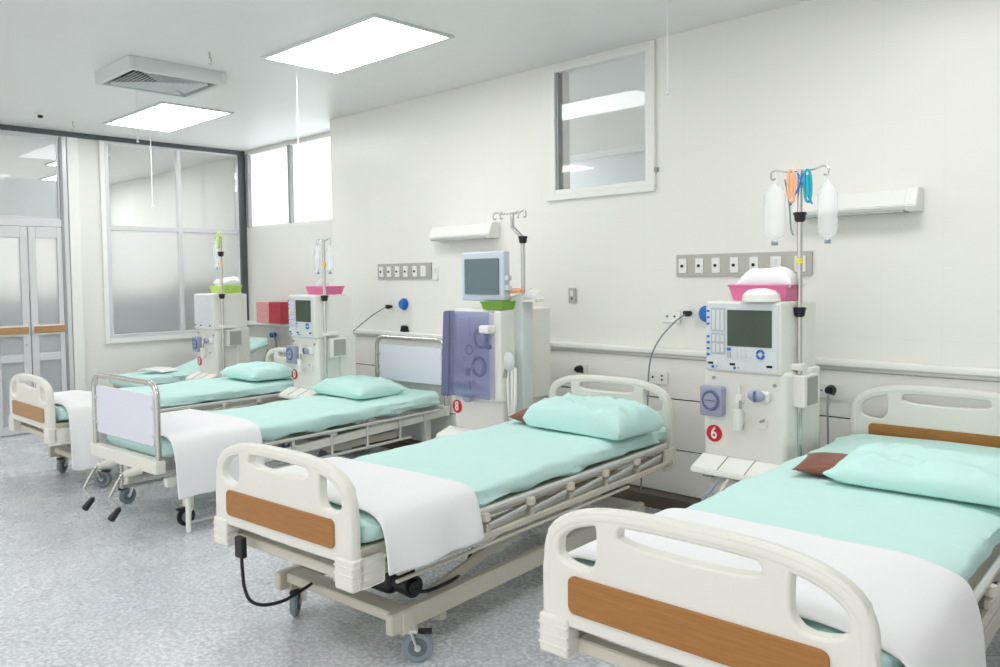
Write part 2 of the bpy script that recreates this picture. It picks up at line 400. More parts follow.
# next room contents
tag(MB().box(-9.4, -8.90, 4.10, 4.595, 0, 1.36, .01).build('storage_cabinet', M['cabinet_grey']), 'dark grey cabinet seen blurred behind the right frosted pane', 'cabinet')
tag(MB().box(-9.60, -9.50, .6, 4.50, 0, 1.24, .01).build('low_partition', M['cabinet_mid']), 'grey low partition in the next room behind frosted glass', 'partition')
def ceil_light(x0, x1, y0, y1, label, mm, group=None):
    t = empty('ceiling_light', label, 'ceiling light', ((x0 + x1) / 2, (y0 + y1) / 2, CZ), 0, group)
    hx, hy = (x1 - x0) / 2, (y1 - y0) / 2
    f = MB(); w = .022
    f.box(-hx, hx, -hy, -hy + w, -.014, -.001).box(-hx, hx, hy - w, hy, -.014, -.001).box(-hx, -hx + w, -hy + w, hy - w, -.014, -.001).box(hx - w, hx, -hy + w, hy - w, -.014, -.001)
    f.build('frame', M['vent'], t)
    MB().box(-hx + w, hx - w, -hy + w, hy - w, -.008, -.001).build('diffuser', mm, t)
    return t
ceil_light(-4.62, -3.45, 2.66, 3.24, 'larger bright square ceiling light nearest the high window', M['lamp_on'])
ceil_light(-7.50, -6.29, 2.75, 3.36, 'bright recessed ceiling light beyond the air vent, near the glazing', M['lamp_on'])
for (x0, y0) in ((-1.6, 2.66), (-4.62, -.2), (-1.6, -.2), (-7.5, -.2), (1.2, -.2), (-4.62, -2.6), (-1.6, -2.6)):  # unseen ceiling lights added to light the ward
    ceil_light(x0, x0 + 1.17, y0, y0 + .58, 'flat white ceiling light added out of view to light the ward', M['lamp_on'], 'added ceiling lights over the rest of the ward')
for (x0, y0) in ((-10.6, 1.6), (-10.6, 3.2), (-12.2, 2.4), (-12.3,3.6), (-10.3, -.6), (-12.2, .3)):  # includes extra panels out of view, added to brighten the next room
    ceil_light(x0, x0 + 1.1, y0, y0 + .35, 'slim ceiling light of the next room, extra ones added to brighten it', M['lamp_far'], 'ceiling lights of the next room')
ceil_light(-1.9, -.8, 4.9, 5.3, 'unseen slim ceiling light added to brighten the room behind the high window', M['lamp_far'])  # unseen lamp, added so the high window looks brighter

# air diffuser box on the ceiling
v = empty('air_vent', 'boxed four-way air vent hanging under the ceiling', 'air vent', (-5.42, 2.37, CZ))
hx, hy, dz = .29, .32, .085
mb = MB(); mb.box(-hx, hx, -hy, -hy + .035, -dz, 0, .004).box(-hx, hx, hy - .035, hy, -dz, 0, .004).box(-hx, -hx + .035, -hy + .035, hy - .035, -dz, 0, .004).box(hx - .035, hx, -hy + .035, hy - .035, -dz, 0, .004)
mb.build('casing', M['vent'], v)
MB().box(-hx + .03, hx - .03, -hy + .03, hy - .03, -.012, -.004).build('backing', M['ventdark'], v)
for sgn, ax in ((1, 'x'), (-1, 'x'), (1, 'y'), (-1, 'y')):
    mb = MB()
    for k in range(9):
        u = .035 + k * .025; hw = u * (hy / hx if ax == 'x' else hx / hy) * .93
        rot = Matrix.Rotation(math.radians(48) * (-sgn if ax == 'x' else sgn), 4, 'Y' if ax == 'x' else 'X')
        if ax == 'x': mb.box(sgn * u - .0015, sgn * u + .0015, -hw, hw, -dz + .004, -dz + .026, rot=rot)
        else: mb.box(-hw * .9, hw * .9, sgn * u - .002, sgn * u + .002, -dz + .002, -dz + .030, rot=rot)
    mb.build('louvre', M['vent'], v)
# ceiling fittings and hanging cords
s1 = tag(MB().lathe([(.045, 0), (.042, -.008), (.022, -.012), (.018, -.03), (.005, -.036)], (-7.41, 2.22, CZ - .001)).build('smoke_detector', M['white']), 'small round white and black detector on the ceiling at far left', 'detector')
MB().lathe([(.018, -.012), (.022, -.022), (.018, -.038), (.004, -.042)], (-7.41, 2.22, CZ)).build('sensor', M['black'], s1)
for (x, y, lab) in ((-7.59, 2.53, 'tiny ceiling hook just left of the pillar by the door'), (-4.74, 2.38, 'tiny ceiling hook between the air vent and the larger light')):
    tag(MB().cyl((x, y, CZ), (x, y, CZ - .04), .006).tube([(x, y, CZ - .035), (x + .02, y, CZ - .05), (x + .015, y, CZ - .075), (x - .01, y, CZ - .07)], .005, 8, 4).build('ceiling_hook', M['chrome']), lab, 'hook')
for (x, y, z, lab) in ((-2.25, 3.61, 2.34, 'thin white pull cord hanging right of the high window'), (-4.75, 3.0, 2.16, 'thin white pull cord hanging in front of the far small windows'),
                       (-7.72, 3.26, 2.12, 'thin white pull cord hanging in front of the left glazing'), (-5.95, 2.42, 2.42, 'thin white pull cord hanging beside the air vent')):
    tag(MB().cyl((x, y, CZ), (x, y, z), .004, seg=8).cyl((x, y, z), (x, y, z - .02), .006, .009, seg=10).build('pull_cord', M['cloth']), lab, 'cord')

# ------------------------------------------------------------------ wall fittings
def socket_strip(x0, x1, label, plates):
    t = empty('socket_panel', label, 'socket panel', (x0, YW, 1.382))
    w = x1 - x0; MB().box(0, w, -.014, -.001, 0, .126, .002).build('backplate', M['panelmetal'], t)
    for i, u in enumerate(plates):
        cx = u * w; wide = i >= 5
        hw = .030 if wide else .026
        p = MB().box(cx - hw, cx + hw, -.022, -.013, .018, .104, .004).build('faceplate', M['white'], t)
        if wide: MB().box(cx - .006, cx + .006, -.026, -.021, .035, .09, .001).box(cx - .022, cx - .016, -.024, -.021, .03, .095, .001).build('rocker', M['keylight'], p)
        else: MB().cyl((cx - .002, -.021, .06), (cx - .002, -.027, .06), .009).build('port', M['black'], p)
socket_strip(-2.521, -1.714, 'grey wall strip of seven white outlets beside the pink basket', [.055, .19, .32, .46, .605, .76, .925])
socket_strip(-5.384, -4.711, 'grey wall strip of white outlets left of the tall monitor', [.08, .235, .39, .55, .72, .87])
def plate(x, z, w, h, label, ports=(), m='white', rocker=False):
    t = empty('wall_outlet', label, 'outlet', (x, YW - .0, z))
    MB().box(-w / 2, w / 2, -.012, -.001, -h / 2, h / 2, .004).build('faceplate', M[m], t)
    for (px, pz) in ports:
        MB().cyl((px, -.011, pz), (px, -.016, pz), .006, seg=12).build('port', M['black'], t)
    if rocker: MB().box(-w * .2, w * .2, -.017, -.011, -.002, h * .35, .002).build('rocker', M['keylight'], t)
    return t
plate(-3.311, 1.262, .06, .10, 'lone small switch plate on the blank wall right of the tall machine', [(0, -.02)], 'panelmetal', True)
plate(-4.66, 1.425, .055, .11, 'narrow light switch just right of the left socket strip', (), 'white', True)
plate(-2.56, 1.145, .12, .075, 'white double socket left of the black plug above bed rail', [(-.025, 0), (.025, 0)])
for x, z, lab in ((-2.64, .775, 'double socket on lower cladding right of the middle bed headboard'), (-1.62, .785, 'double socket on lower cladding right of machine number six'), (-3.24, .775, 'socket with black plug on lower cladding behind the middle bed headboard')):
    t = plate(x, z, .13, .08, lab, [(-.035, 0), (.03, .012), (.03, -.012)]); t.location.y = YW - .021
for (x, z, lab) in ((-2.435, 1.165, 'black plug in the wall left of machine number six'), (-5.22, 1.155, 'black plug in the wall left of the blue gas outlet')):
    tag(MB().cyl((x, YW - .001, z), (x, YW - .03, z), .012).box(x - .022, x + .022, YW - .055, YW - .028, z - .017, z + .017, .008).build('power_plug', M['black']), lab, 'plug')
for (x, z, y, lab) in ((-1.60, .795, YW - .034, 'black plug in the low socket right of machine number six'), (-3.225, .785, YW - .034, 'black plug behind the headboard of the middle bed')):
    tag(MB().cyl((x, y, z), (x, y - .045, z), .026, .020, bev=.005).build('power_plug', M['black']), lab, 'plug')
tag(MB().cyl((-5.03, YW - .001, .985), (-5.03, YW - .05, .985), .020, .024, bev=.004).box(-5.06, -5.0, YW - .05, YW - .002, .957, .972, .003).build('black_knob', M['black']), 'black knob sitting on the rail behind the chrome headboard', 'knob')
for (x, z, lab) in ((-5.05, 1.178, 'bright blue gas outlet on the wall above the chrome headboard'), (-2.325, 1.165, 'bright blue gas outlet half hidden by machine number six')):
    t = empty('gas_outlet', lab, 'gas outlet', (x, YW, z))
    MB().cyl((0, -.001, 0), (0, -.022, 0), .048, bev=.005).build('mount_plate', M['blue'], t); MB().cyl((0, -.020, 0), (0, -.045, 0), .040, .034, bev=.006).build('cap', M['blue'], t)
t = empty('gas_outlet', 'small blue tap with hose low in the far corner', 'gas outlet', (-7.60, YR, .80))
MB().cyl((0, -.001, 0), (0, -.06, 0), .028, bev=.004).build('cap', M['blue'], t)
MB().tube([(0, -.05, 0), (.07, -.07, .02), (.12, -.07, -.06), (.13, -.06, -.22)], .008, 8, 6).build('hose', M['wheelgrey'], t)
tag(MB().box(-2.675, -2.645, YW - .02, YW - .001, 2.01, 2.035, .003).build('window_catch', M['midframe']), 'tiny grey window catch on the wall right of high window', 'catch')
def cord(name, pts, label, r=.005, m='wheelgrey'):
    return tag(MB().tube(pts, r, 8, 8).build(name, M[m]), label, 'cable')
cord('power_cable', [(-2.44, YW - .055, 1.16), (-2.50, YW - .08, 1.11), (-2.60, YW - .10, .99), (-2.655, YW - .10, .85), (-2.675, YW - .09, .62), (-2.72, YW - .08, .30), (-2.72, YW - .10, .088)], 'thin dark cable hanging from the black plug left of machine six')
cord('power_cable', [(-5.24, YW - .055, 1.15), (-5.36, YW - .10, 1.08), (-5.55, YW - .12, .97), (-5.72, YW - .14, .86), (-5.70, YW - .14, .80), (-5.69, YW - .12, .58), (-5.69, YW - .10, .088)], 'thin dark cable sloping down left above the chrome headboard bed')
cord('power_cable', [(-1.60, YW - .08, .78), (-1.595, YW - .10, .70), (-1.60, YW - .08, .52), (-1.60, YW - .10, .088)], 'black cable hanging from low socket right of machine six')
cord('supply_tube', [(-1.64, YW - .07, .79), (-1.665, YW - .09, .72), (-1.665, YW - .08, .52), (-1.66, YW - .10, .09)], 'pale tube beside the black cable right of machine six', .007, 'alu')

def wall_lamp(x0, x1, z, label):
    t = empty('wall_lamp', label, 'wall lamp', (x0, YW, z)); w = x1 - x0
    prof = [(-.001, 0), (-.10, 0), (-.115, .02), (-.075, .098), (-.001, .10)]
    MB().prism(prof, 0, w - .05, 'X', .004).build('housing', M['white'], t)
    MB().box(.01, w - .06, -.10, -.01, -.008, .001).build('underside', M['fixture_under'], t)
    MB().prism([(-.001, -.006), (-.105, -.006), (-.12, .02), (-.08, .104), (-.001, .106)], w - .05, w, 'X', .004).build('end_cap', M['white'], t)
wall_lamp(-1.78, -1.185, 1.685, 'long white wall lamp on the right behind the drip bags')
wall_lamp(-4.62, -3.97, 1.675, 'shallow white wall lamp above the tall monitor')
t = empty('red_box', 'red cardboard box on the ledge in the far corner', 'box', (-7.40, YR - .10, .941))
MB().box(-.25, .0, -.09, .06, 0, .215, .003).build('speckled_side', M['redbox_side'], t); MB().box(.001, .23, -.09, .06, 0, .215, .003).build('plain_side', M['redbox'], t)

# ------------------------------------------------------------------ cloth helpers
def fbm(x, y, z=0): return noise.noise(Vector((x, y, z)))
def soft_block(x0, x1, y0, y1, z0, z1, seed=0, wr=.015, lift=None, pw=4.):
    """mattress with sheet: rounded block whose sides carry long creases"""
    bm = bmesh.new(); nu, nv = 44, 64; rings = []
    cx, hw = (x0 + x1) / 2, (x1 - x0) / 2; cz, hh = (z0 + z1) / 2, (z1 - z0) / 2; L = y1 - y0
    for j in range(nv + 1):
        v = j / nv; e = 2 * v - 1
        y = (y0 + y1) / 2 + math.copysign(1 - (1 - abs(e)) ** 1.35, e) * L / 2
        shr = (1 - abs((2 * (y - y0) / L - 1)) ** 30) ** .5 if j not in (0, nv) else 0
        shr = max(shr, .0)
        ring = []
        for i in range(nu):
            a = 2 * PI * i / nu; ca, sa = math.cos(a), math.sin(a)
            px = math.copysign(abs(ca) ** (2 / 9), ca); pz = math.copysign(abs(sa) ** (2 / pw), sa)
            k = .93 + .07 * shr
            X, Z = cx + px * hw * k, cz + pz * hh * (k if j not in (0, nv) else .8)
            side = abs(px) > .97
            f = fbm(y * 2.0 + seed, Z * 30 + y * 3, seed) * wr * 2.0 + fbm(y * 4 + seed, Z * 70 + y * 12, 3 + seed) * wr * .9
            if side: X += math.copysign(f, px)
            if pz > .6: Z += (fbm(X * 4, y * 2.2, seed + 5) * .5 + fbm(X * 9 + y * 5, y * 2.5, seed + 8) * .35 + max(0, fbm(X * 14 - y * 9, y * 2 + X * 3, seed + 2)) * .5) * wr
            if pz < -.6 and abs(px) > .8: Z += fbm(y * 6, seed, 2) * wr * 1.2
            if lift: Z += lift(y)
            ring.append(bm.verts.new((X, y, Z)))
        rings.append(ring)
    for A, B in zip(rings, rings[1:]):
        for k in range(nu): bm.faces.new((A[k], A[(k + 1) % nu], B[(k + 1) % nu], B[k]))
    bm.faces.new(rings[0][::-1]); bm.faces.new(rings[-1])
    mb = MB(); mb.bm.free(); mb.bm = bm; return mb
def drape(prof, y0, y1, seed=0, amp=.012, th=.008, hemwave=.01, taper=0., yround=.02):
    """cloth laid across: prof = list of (x,z) from left hem to right hem; folds grow down the hangs"""
    P = [Vector((p[0], 0, p[1])) for p in prof]
    pts = []
    for a, b in zip(P, P[1:]):
        n = max(2, int((b - a).length / .022))
        for k in range(n): pts.append(a.lerp(b, k / n))
    pts.append(P[-1])
    for _ in range(4): pts = [pts[0]] + [(pts[i - 1] + pts[i] * 2 + pts[i + 1]) / 4 for i in range(1, len(pts) - 1)] + [pts[-1]]
    top = max(p.z for p in pts); mid = sum(p.x for p in pts) / len(pts)
    n = len(pts); nv = 40; bm = bmesh.new(); rows = []
    for j in range(nv + 1):
        v = j / nv; row = []
        for i, p in enumerate(pts):
            drop = max(0, top - p.z - .02)
            y = y0 + (y1 - y0) * v + taper * drop * (v - .5) + fbm(p.x * 3, v * 2, seed) * .012
            s = 1 if p.x > mid else -1
            out = drop * (.5 + math.sin(v * 11 + seed + p.z * 5) * .5 + fbm(v * 5, p.z * 2, seed) * 1.0) * amp * 5
            z = p.z + (fbm(p.x * 5, y * 4, seed + 3) * .006)
            if drop > 0: z += hemwave * fbm(v * 4, seed, 1) * (drop / .2)
            e = min(v, 1 - v) * (y1 - y0)
            if e < yround and drop <= .01: z -= (1 - e / yround) ** 2 * .006
            row.append(bm.verts.new((p.x + s * max(0, out + drop * .05), y, z)))
        rows.append(row)
    for A, B in zip(rows, rows[1:]):
        for k in range(n - 1): bm.faces.new((A[k], A[k + 1], B[k + 1], B[k]))
    mb = MB(); mb.bm.free(); mb.bm = bm
    return mb
def cloth_obj(mb, name, m, parent=None, th=.008):
    o = mb.build(name, m, parent, 80)
    s = o.modifiers.new('s', 'SOLIDIFY'); s.thickness = th; s.offset = 0
    u = o.modifiers.new('u', 'SUBSURF'); u.levels = 1; u.render_levels = 1
    return o
def pillow_mesh(lx, ly, h, seed=0, corner=.10, blunt=3.5, wr=.012):
    bm = bmesh.new(); nu, nv = 40, 28
    def P(u, v, s):
        e = max(0, 1 - abs(u) ** blunt) ** .55 * max(0, 1 - abs(v) ** blunt) ** .55
        x = u * lx / 2 * (1 - .10 * (1 - abs(v) ** 2) * corner * 5 * (abs(u) ** 4) ); y = v * ly / 2 * (1 - .10 * (1 - abs(u) ** 2) * corner * 5 * abs(v) ** 4)
        F_ = 1. if lx > .4 else .45
        w = (fbm(u * 2.5 * F_ + seed, v * 3 * F_, seed) + .6 * F_ * fbm(u * 6 * F_, v * 5 * F_ + seed, seed + 4) + .35 * F_ * abs(fbm(u * 11 * F_, v * 8 * F_, seed))) * wr * (.3 + e)
        fr_ = 1
        z = h * .30 + (h * .70 * e + w if s > 0 else -h * .30 * min(1, e * 2.2))
        return (x, y, z)
    g = {}
    for s in (1, -1):
        for i in range(nu + 1):
            for j in range(nv + 1):
                u, v = math.sin((2 * i / nu - 1) * PI / 2), math.sin((2 * j / nv - 1) * PI / 2)
                edge = i in (0, nu) or j in (0, nv)
                if s < 0 and edge: g[(s, i, j)] = g[(1, i, j)]
                else: g[(s, i, j)] = bm.verts.new(P(u, v, s))
    for s in (1, -1):
        for i in range(nu):
            for j in range(nv):
                q = (g[(s, i, j)], g[(s, i + 1, j)], g[(s, i + 1, j + 1)], g[(s, i, j + 1)])
                bm.faces.new(q if s > 0 else q[::-1])
    mb = MB(); mb.bm.free(); mb.bm = bm; return mb

def to_world(pose, lx, ly, z=0):
    x, y, r = pose; return (x + math.cos(r) * lx - math.sin(r) * ly, y + math.sin(r) * lx + math.cos(r) * ly, z)

# ------------------------------------------------------------------ caster
def caster(parent, x, y, ztop, wr=.06, ang=0., wm='wheelgrey', brake=True):
    """caster with its wheel resting on z=0 below (x,y)"""
    f = MB(); c, s = math.cos(ang), math.sin(ang)
    q = lambda a, b, z: (x + c * a - s * b, y + s * a + c * b, z)
    f.cyl((x, y, wr * 2 + .005), (x, y, ztop + .005), .016)
    for side in (-1, 1):
        f.beam(q(side * .021, .0, wr * 2 + .004), q(side * .021, -.022, wr), .006, .046, .002, up=(c, s, 0))
    f.box(x - .027, x + .027, y - .024, y + .024, wr * 2 - .004, wr * 2 + .01, .004, rot=Matrix.Rotation(ang, 4, 'Z'), piv=(x, y, 0))
    o = f.build('caster', M['alu'], parent)
    w = MB(); cy = -.022
    p0, p1 = Vector(q(-.015, cy, wr)), Vector(q(.015, cy, wr))
    w.cyl(p0, p1, wr, seg=30, bev=.007); w.build('wheel', M[wm], o)
    h = MB(); h.cyl(Vector(q(-.018, cy, wr)), Vector(q(.018, cy, wr)), wr * .60, seg=24, bev=.002); h.build('wheel_disc', M['wheelgrey'] if wm == 'black' else M['rubber'], o)
    MB().cyl(Vector(q(-.026, cy, wr)), Vector(q(.026, cy, wr)), wr * .2, seg=16).build('axle', M['alu'], o)
    if brake: MB().box(x - .014, x + .014, y - .075, y - .02, wr * 2 - .012, wr * 2 + .002, .003, rot=Matrix.Rotation(ang, 4, 'Z'), piv=(x, y, 0)).build('brake_pedal', M['black'], o)
    return o

# ------------------------------------------------------------------ wood-panelled electric bed
def end_board(parent, name, w, y, dz, zlow=.455, peak=.790, sgn=-1):
    """moulded end board with arched rail, three grip openings and wood inlay; sgn: side the wood faces"""
    def arch(x, ww, pk): return .60 + (pk - .60) * max(0, 1 - (abs(x) / ww) ** 3.2) ** (1 / 3.2)
    N = 44
    outer = [(w, zlow), (w, .52)] + [(w * math.cos(PI * k / N) if False else w * (1 - 2 * k / N), arch(w * (1 - 2 * k / N), w, peak)) for k in range(0, N + 1)] + [(-w, .52), (-w, zlow)]
    rim = .040
    def hole(a, b, z0, zcap=.0):
        iw, ip = w - rim, peak - rim; n = 12; topc = [(b + (a - b) * k / n, arch(b + (a - b) * k / n, iw, ip) - zcap) for k in range(n + 1)]
        low = [(a + .012, z0), (b - .012, z0)]
        pts = topc + [(a, z0), (b, z0)]
        return pts
    s = w / .425
    hx = w - rim - .014
    side = []
    n = 12
    for k in range(n + 1):
        xx_ = hx - (hx - .250 * s) * k / n; side.append((xx_, arch(xx_, w - rim, peak - rim)))
    side = [(hx, .625)] + side + [(.250 * s, .612)]
    lside = [(-x, z) for x, z in side][::-1]
    mid = hole(-.185 * s, .185 * s, .705)
    def chaikin(p):
        for _ in range(2):
            q = []
            for i in range(len(p)):
                a, b = p[i], p[(i + 1) % len(p)]
                d = math.hypot(a[0] - b[0], a[1] - b[1]); f = min(.25, .5)
                q += [(a[0] * .75 + b[0] * .25, a[1] * .75 + b[1] * .25), (a[0] * .25 + b[0] * .75, a[1] * .25 + b[1] * .75)]
            p = q
        return p
    side, lside, mid = chaikin(side), chaikin(lside), chaikin(mid)
    me = plate_mesh([outer, side, mid, lside], .040, .008)
    me.transform(Matrix.Translation((0, y, dz)))
    mb = MB().mesh(me)
    path = []
    ins = .020
    for k in range(0, 31):
        u = 1 - 2 * k / 30; xx_ = math.sin(u * PI / 2) * (w - ins); path.append((xx_, y, arch(xx_, w - ins, peak - ins) + dz))
    path = [(w - ins, y, zlow + .01 + dz), (w - ins, y, .53 + dz)] + path + [(-w + ins, y, .53 + dz), (-w + ins, y, zlow + .01 + dz)]
    mb.tube(path, .0225, 14, 2)
    mb.box(-w + .02, w - .02, y - .018, y + .018, zlow + dz, zlow + .03 + dz, .008)
    o = mb.build(name, M['cream'], parent, 40)
    wp = plate_mesh([rrect(-.334 * s, .334 * s, .498, .596, .020)], .010, .002); wp.transform(Matrix.Translation((0, y + sgn * .0225, dz)))
    MB().mesh(wp).build('wood_inlay', M['wood'] , o)
    return o
def bumper(parent, x, y, z0, z1, sgn):
    s = 1 if x > 0 else -1
    mb = MB(); xo, xi = x + s * .008, x - s * .088
    mb.box(min(xo, xi), max(xo, xi), min(y - .028 * 1, y - .028), y + .028, z0, z1, .010, 3)
    mb.box(min(x - s * .0, xo), max(x - s * .0, xo), min(y, y - sgn * .11), max(y, y - sgn * .11), z0 + .004, z1 - .004, .010, 3)
    for k in range(1, 4):
        z = z0 + (z1 - z0) * k / 4
        mb.box(min(xo + s * .0008, xi), max(xo + s * .0008, xi), y - .0290, y + .0290, z - .003, z + .003, .0008, 1)
        mb.box(min(xo - s * .004, xo + s * .0008), max(xo - s * .004, xo + s * .0008), min(y, y - sgn * .11), max(y, y - sgn * .11), z - .004, z + .004, .0015, 1)
    return mb.build('corner_bumper', M['cream'], parent)

def wood_bed(pose, w, L, dz, label, head_dz=.03, r0=.56, motor=True, seed=0, wood='wood', rails=True):
    t = empty('hospital_bed', label, 'bed', (pose[0], pose[1], 0), pose[2])
    f = end_board(t, 'footboard', w, 0, dz)
    f.children[0].data.materials[0] = M[wood]
    h = end_board(t, 'headboard', w, L, dz + head_dz)
    for s in (-1, 1):
        bumper(t, s * w, 0, .369 + dz, .477 + dz, -1); bumper(t, s * w, L, .350 + dz, .470 + dz, 1)
    # mattress with fitted mint sheet
    soft_block(-w + .005, w - .005, .05, L - .045, .500 + dz, .592 + dz, seed).build('mattress', M['mint'], t, 60)
    # platform frame
    mb = MB()
    for s in (-1, 1): mb.beam((s * (w - .03), .02, .475 + dz), (s * (w - .03), L - .02, .475 + dz), .03, .045)
    for y in (.05, .45, .9, 1.35, 1.8, L - .06): mb.beam((-w + .03, y, .470 + dz), (w - .03, y, .470 + dz), .05, .025, up=(0, 0, 1))
    mb.box(-w + .04, w - .04, .08, L - .08, .482 + dz, .492 + dz, .002)
    mb.build('platform', M['beige'], t)
    mb = MB()
    for s in (-1, 1):
        mb.beam((s * (w - .06), .03, .395 + dz), (s * (w - .06), L - .03, .395 + dz), .035, .045)
        for y in (.5, L - .5): mb.beam((s * (w - .06), y, .37 + dz), (s * (w - .06), y, .475 + dz), .035, .03, up=(0, 1, 0))
    for y in (.04, L - .04): mb.beam((-w + .085, y, .394 + dz), (w - .085, y, .394 + dz), .04, .038)
    mb.build('under_frame', M['beige'], t)
    # folded guard rail on the side facing the aisle
    for s in (1,):
        xs = s * (w + .022)
        r = MB(); r.beam((xs, r0, .498 + dz), (xs, L - .12, .498 + dz), .022, .026, .007)
        g = r.build('guard_rail', M['alu'], t)
        r = MB(); r.beam((xs, .15, .398 + dz), (xs, L - .06, .398 + dz), .022, .030, .006); r.beam((xs, .15, .362 + dz), (xs, L - .5, .362 + dz), .014, .012, .003)
        r.build('lower_rail', M['beige'], g)
        for k in range(0, 6):
            y = .60 + .285 * k
            if y > L - .25 or y < r0: continue
            r = MB(); r.cyl((xs + s * .014, y, .462 + dz), (xs + s * .014, y, .492 + dz), .021, bev=.004); r.beam((xs, y + .03, .44 + dz), (xs, y + .03, .395 + dz), .016, .026, .003, up=(0, 1, 0))
            r.build('rail_knob', M['beige'], g)
            r = MB(); r.beam((xs + s * .008, y + .03, .436 + dz), (xs + s * .008, y + .265, .458 + dz), .010, .018, .003)
            r.beam((xs - s * .004, y + .04, .418 + dz), (xs - s * .004, y + .27, .432 + dz), .008, .012, .003)
            r.build('rail_bar', M['alu'], g)
    # base frame, scissor lift
    bx_ = w - .078; mb = MB()
    for s in (-1, 1): mb.beam((s * bx_, .20, .165), (s * bx_, L - .20, .165), .036, .075, .005)
    for y in (.27, L - .24): mb.beam((-bx_ + .02, y, .178), (bx_ - .02, y, .178), .085, .038, .005, up=(0, 0, 1))
    for s in (-1, 1):
        for y in (.28, L - .24): mb.box(s * bx_ - .024, s * bx_ + .024, y - .03, y + .03, .115, .20, .005)
    mb.box(bx_ - .04, bx_ - .0, .46, .50, .09, .13, .004)
    mb.build('base_frame', M['beige'], t)
    for s in (-1, 1):
        for (a, b) in (((.42, .20), (1.28, .385 + dz)), ((L - .42, .20), (L - 1.28, .385 + dz))):
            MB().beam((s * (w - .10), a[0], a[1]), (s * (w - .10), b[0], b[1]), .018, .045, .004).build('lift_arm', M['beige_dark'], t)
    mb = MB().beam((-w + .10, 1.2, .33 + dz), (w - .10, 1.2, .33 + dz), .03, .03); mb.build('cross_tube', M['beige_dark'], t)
    for s in (-1, 1):
        for y in (.30, L - .27): caster(t, s * (bx_ + .012), y, .118, .058, (2.34 if s > 0 else .75) if y < 1 else .1)
    if motor:
        mb = MB(); mb.cyl((.16, .36, .265), (.34, .33, .262), .046, .040, bev=.012).box(.10, .24, .29, .44, .215, .305, .025, 3).cyl((.02, .36, .275), (-.30, .52, .30), .018)
        mo = mb.build('lift_motor', M['black'], t)
        MB().tube([(.28, .30, .27), (.34, .33, .25), (.34, .42, .23), (.31, .60, .225), (.20, .8, .25)], .007, 8, 6).build('motor_cable', M['black'], mo)
        hc = MB().box(-.245, -.195, -.045, -.020, .355, .435, .006).build('hand_control', M['black'], t)
        hc.location.z = dz
        pts = [(-.22, -.03, .36), (-.216, -.03, .30), (-.205, -.03, .24), (-.18, -.02, .195), (-.15, .02, .175), (-.13, .10, .175), (-.13, .22, .20)]
        MB().tube(pts, .0065, 8, 8).build('control_cable', M['black'], hc)
    return t
PA, PB, PC, PD = (-.958, 1.62, .039), (-2.541, 1.503, .072), (-4.73, 1.80, .065), (-6.01, 1.68, .02)
wood_bed(PB, .410, 2.19, 0, 'middle cream hospital bed with wood inlay and black hand control on its footboard', seed=1)
wood_bed(PA, .42, 2.43, .03, 'nearest cream hospital bed at lower right with darker wood footboard inlay', seed=4, head_dz=.04, motor=False, r0=.70)
wood_bed(PD, .395, 2.02, -.02, 'cream hospital bed with wood footboard closest to the glass door', seed=7, motor=False, wood='wood_light', head_dz=.03)

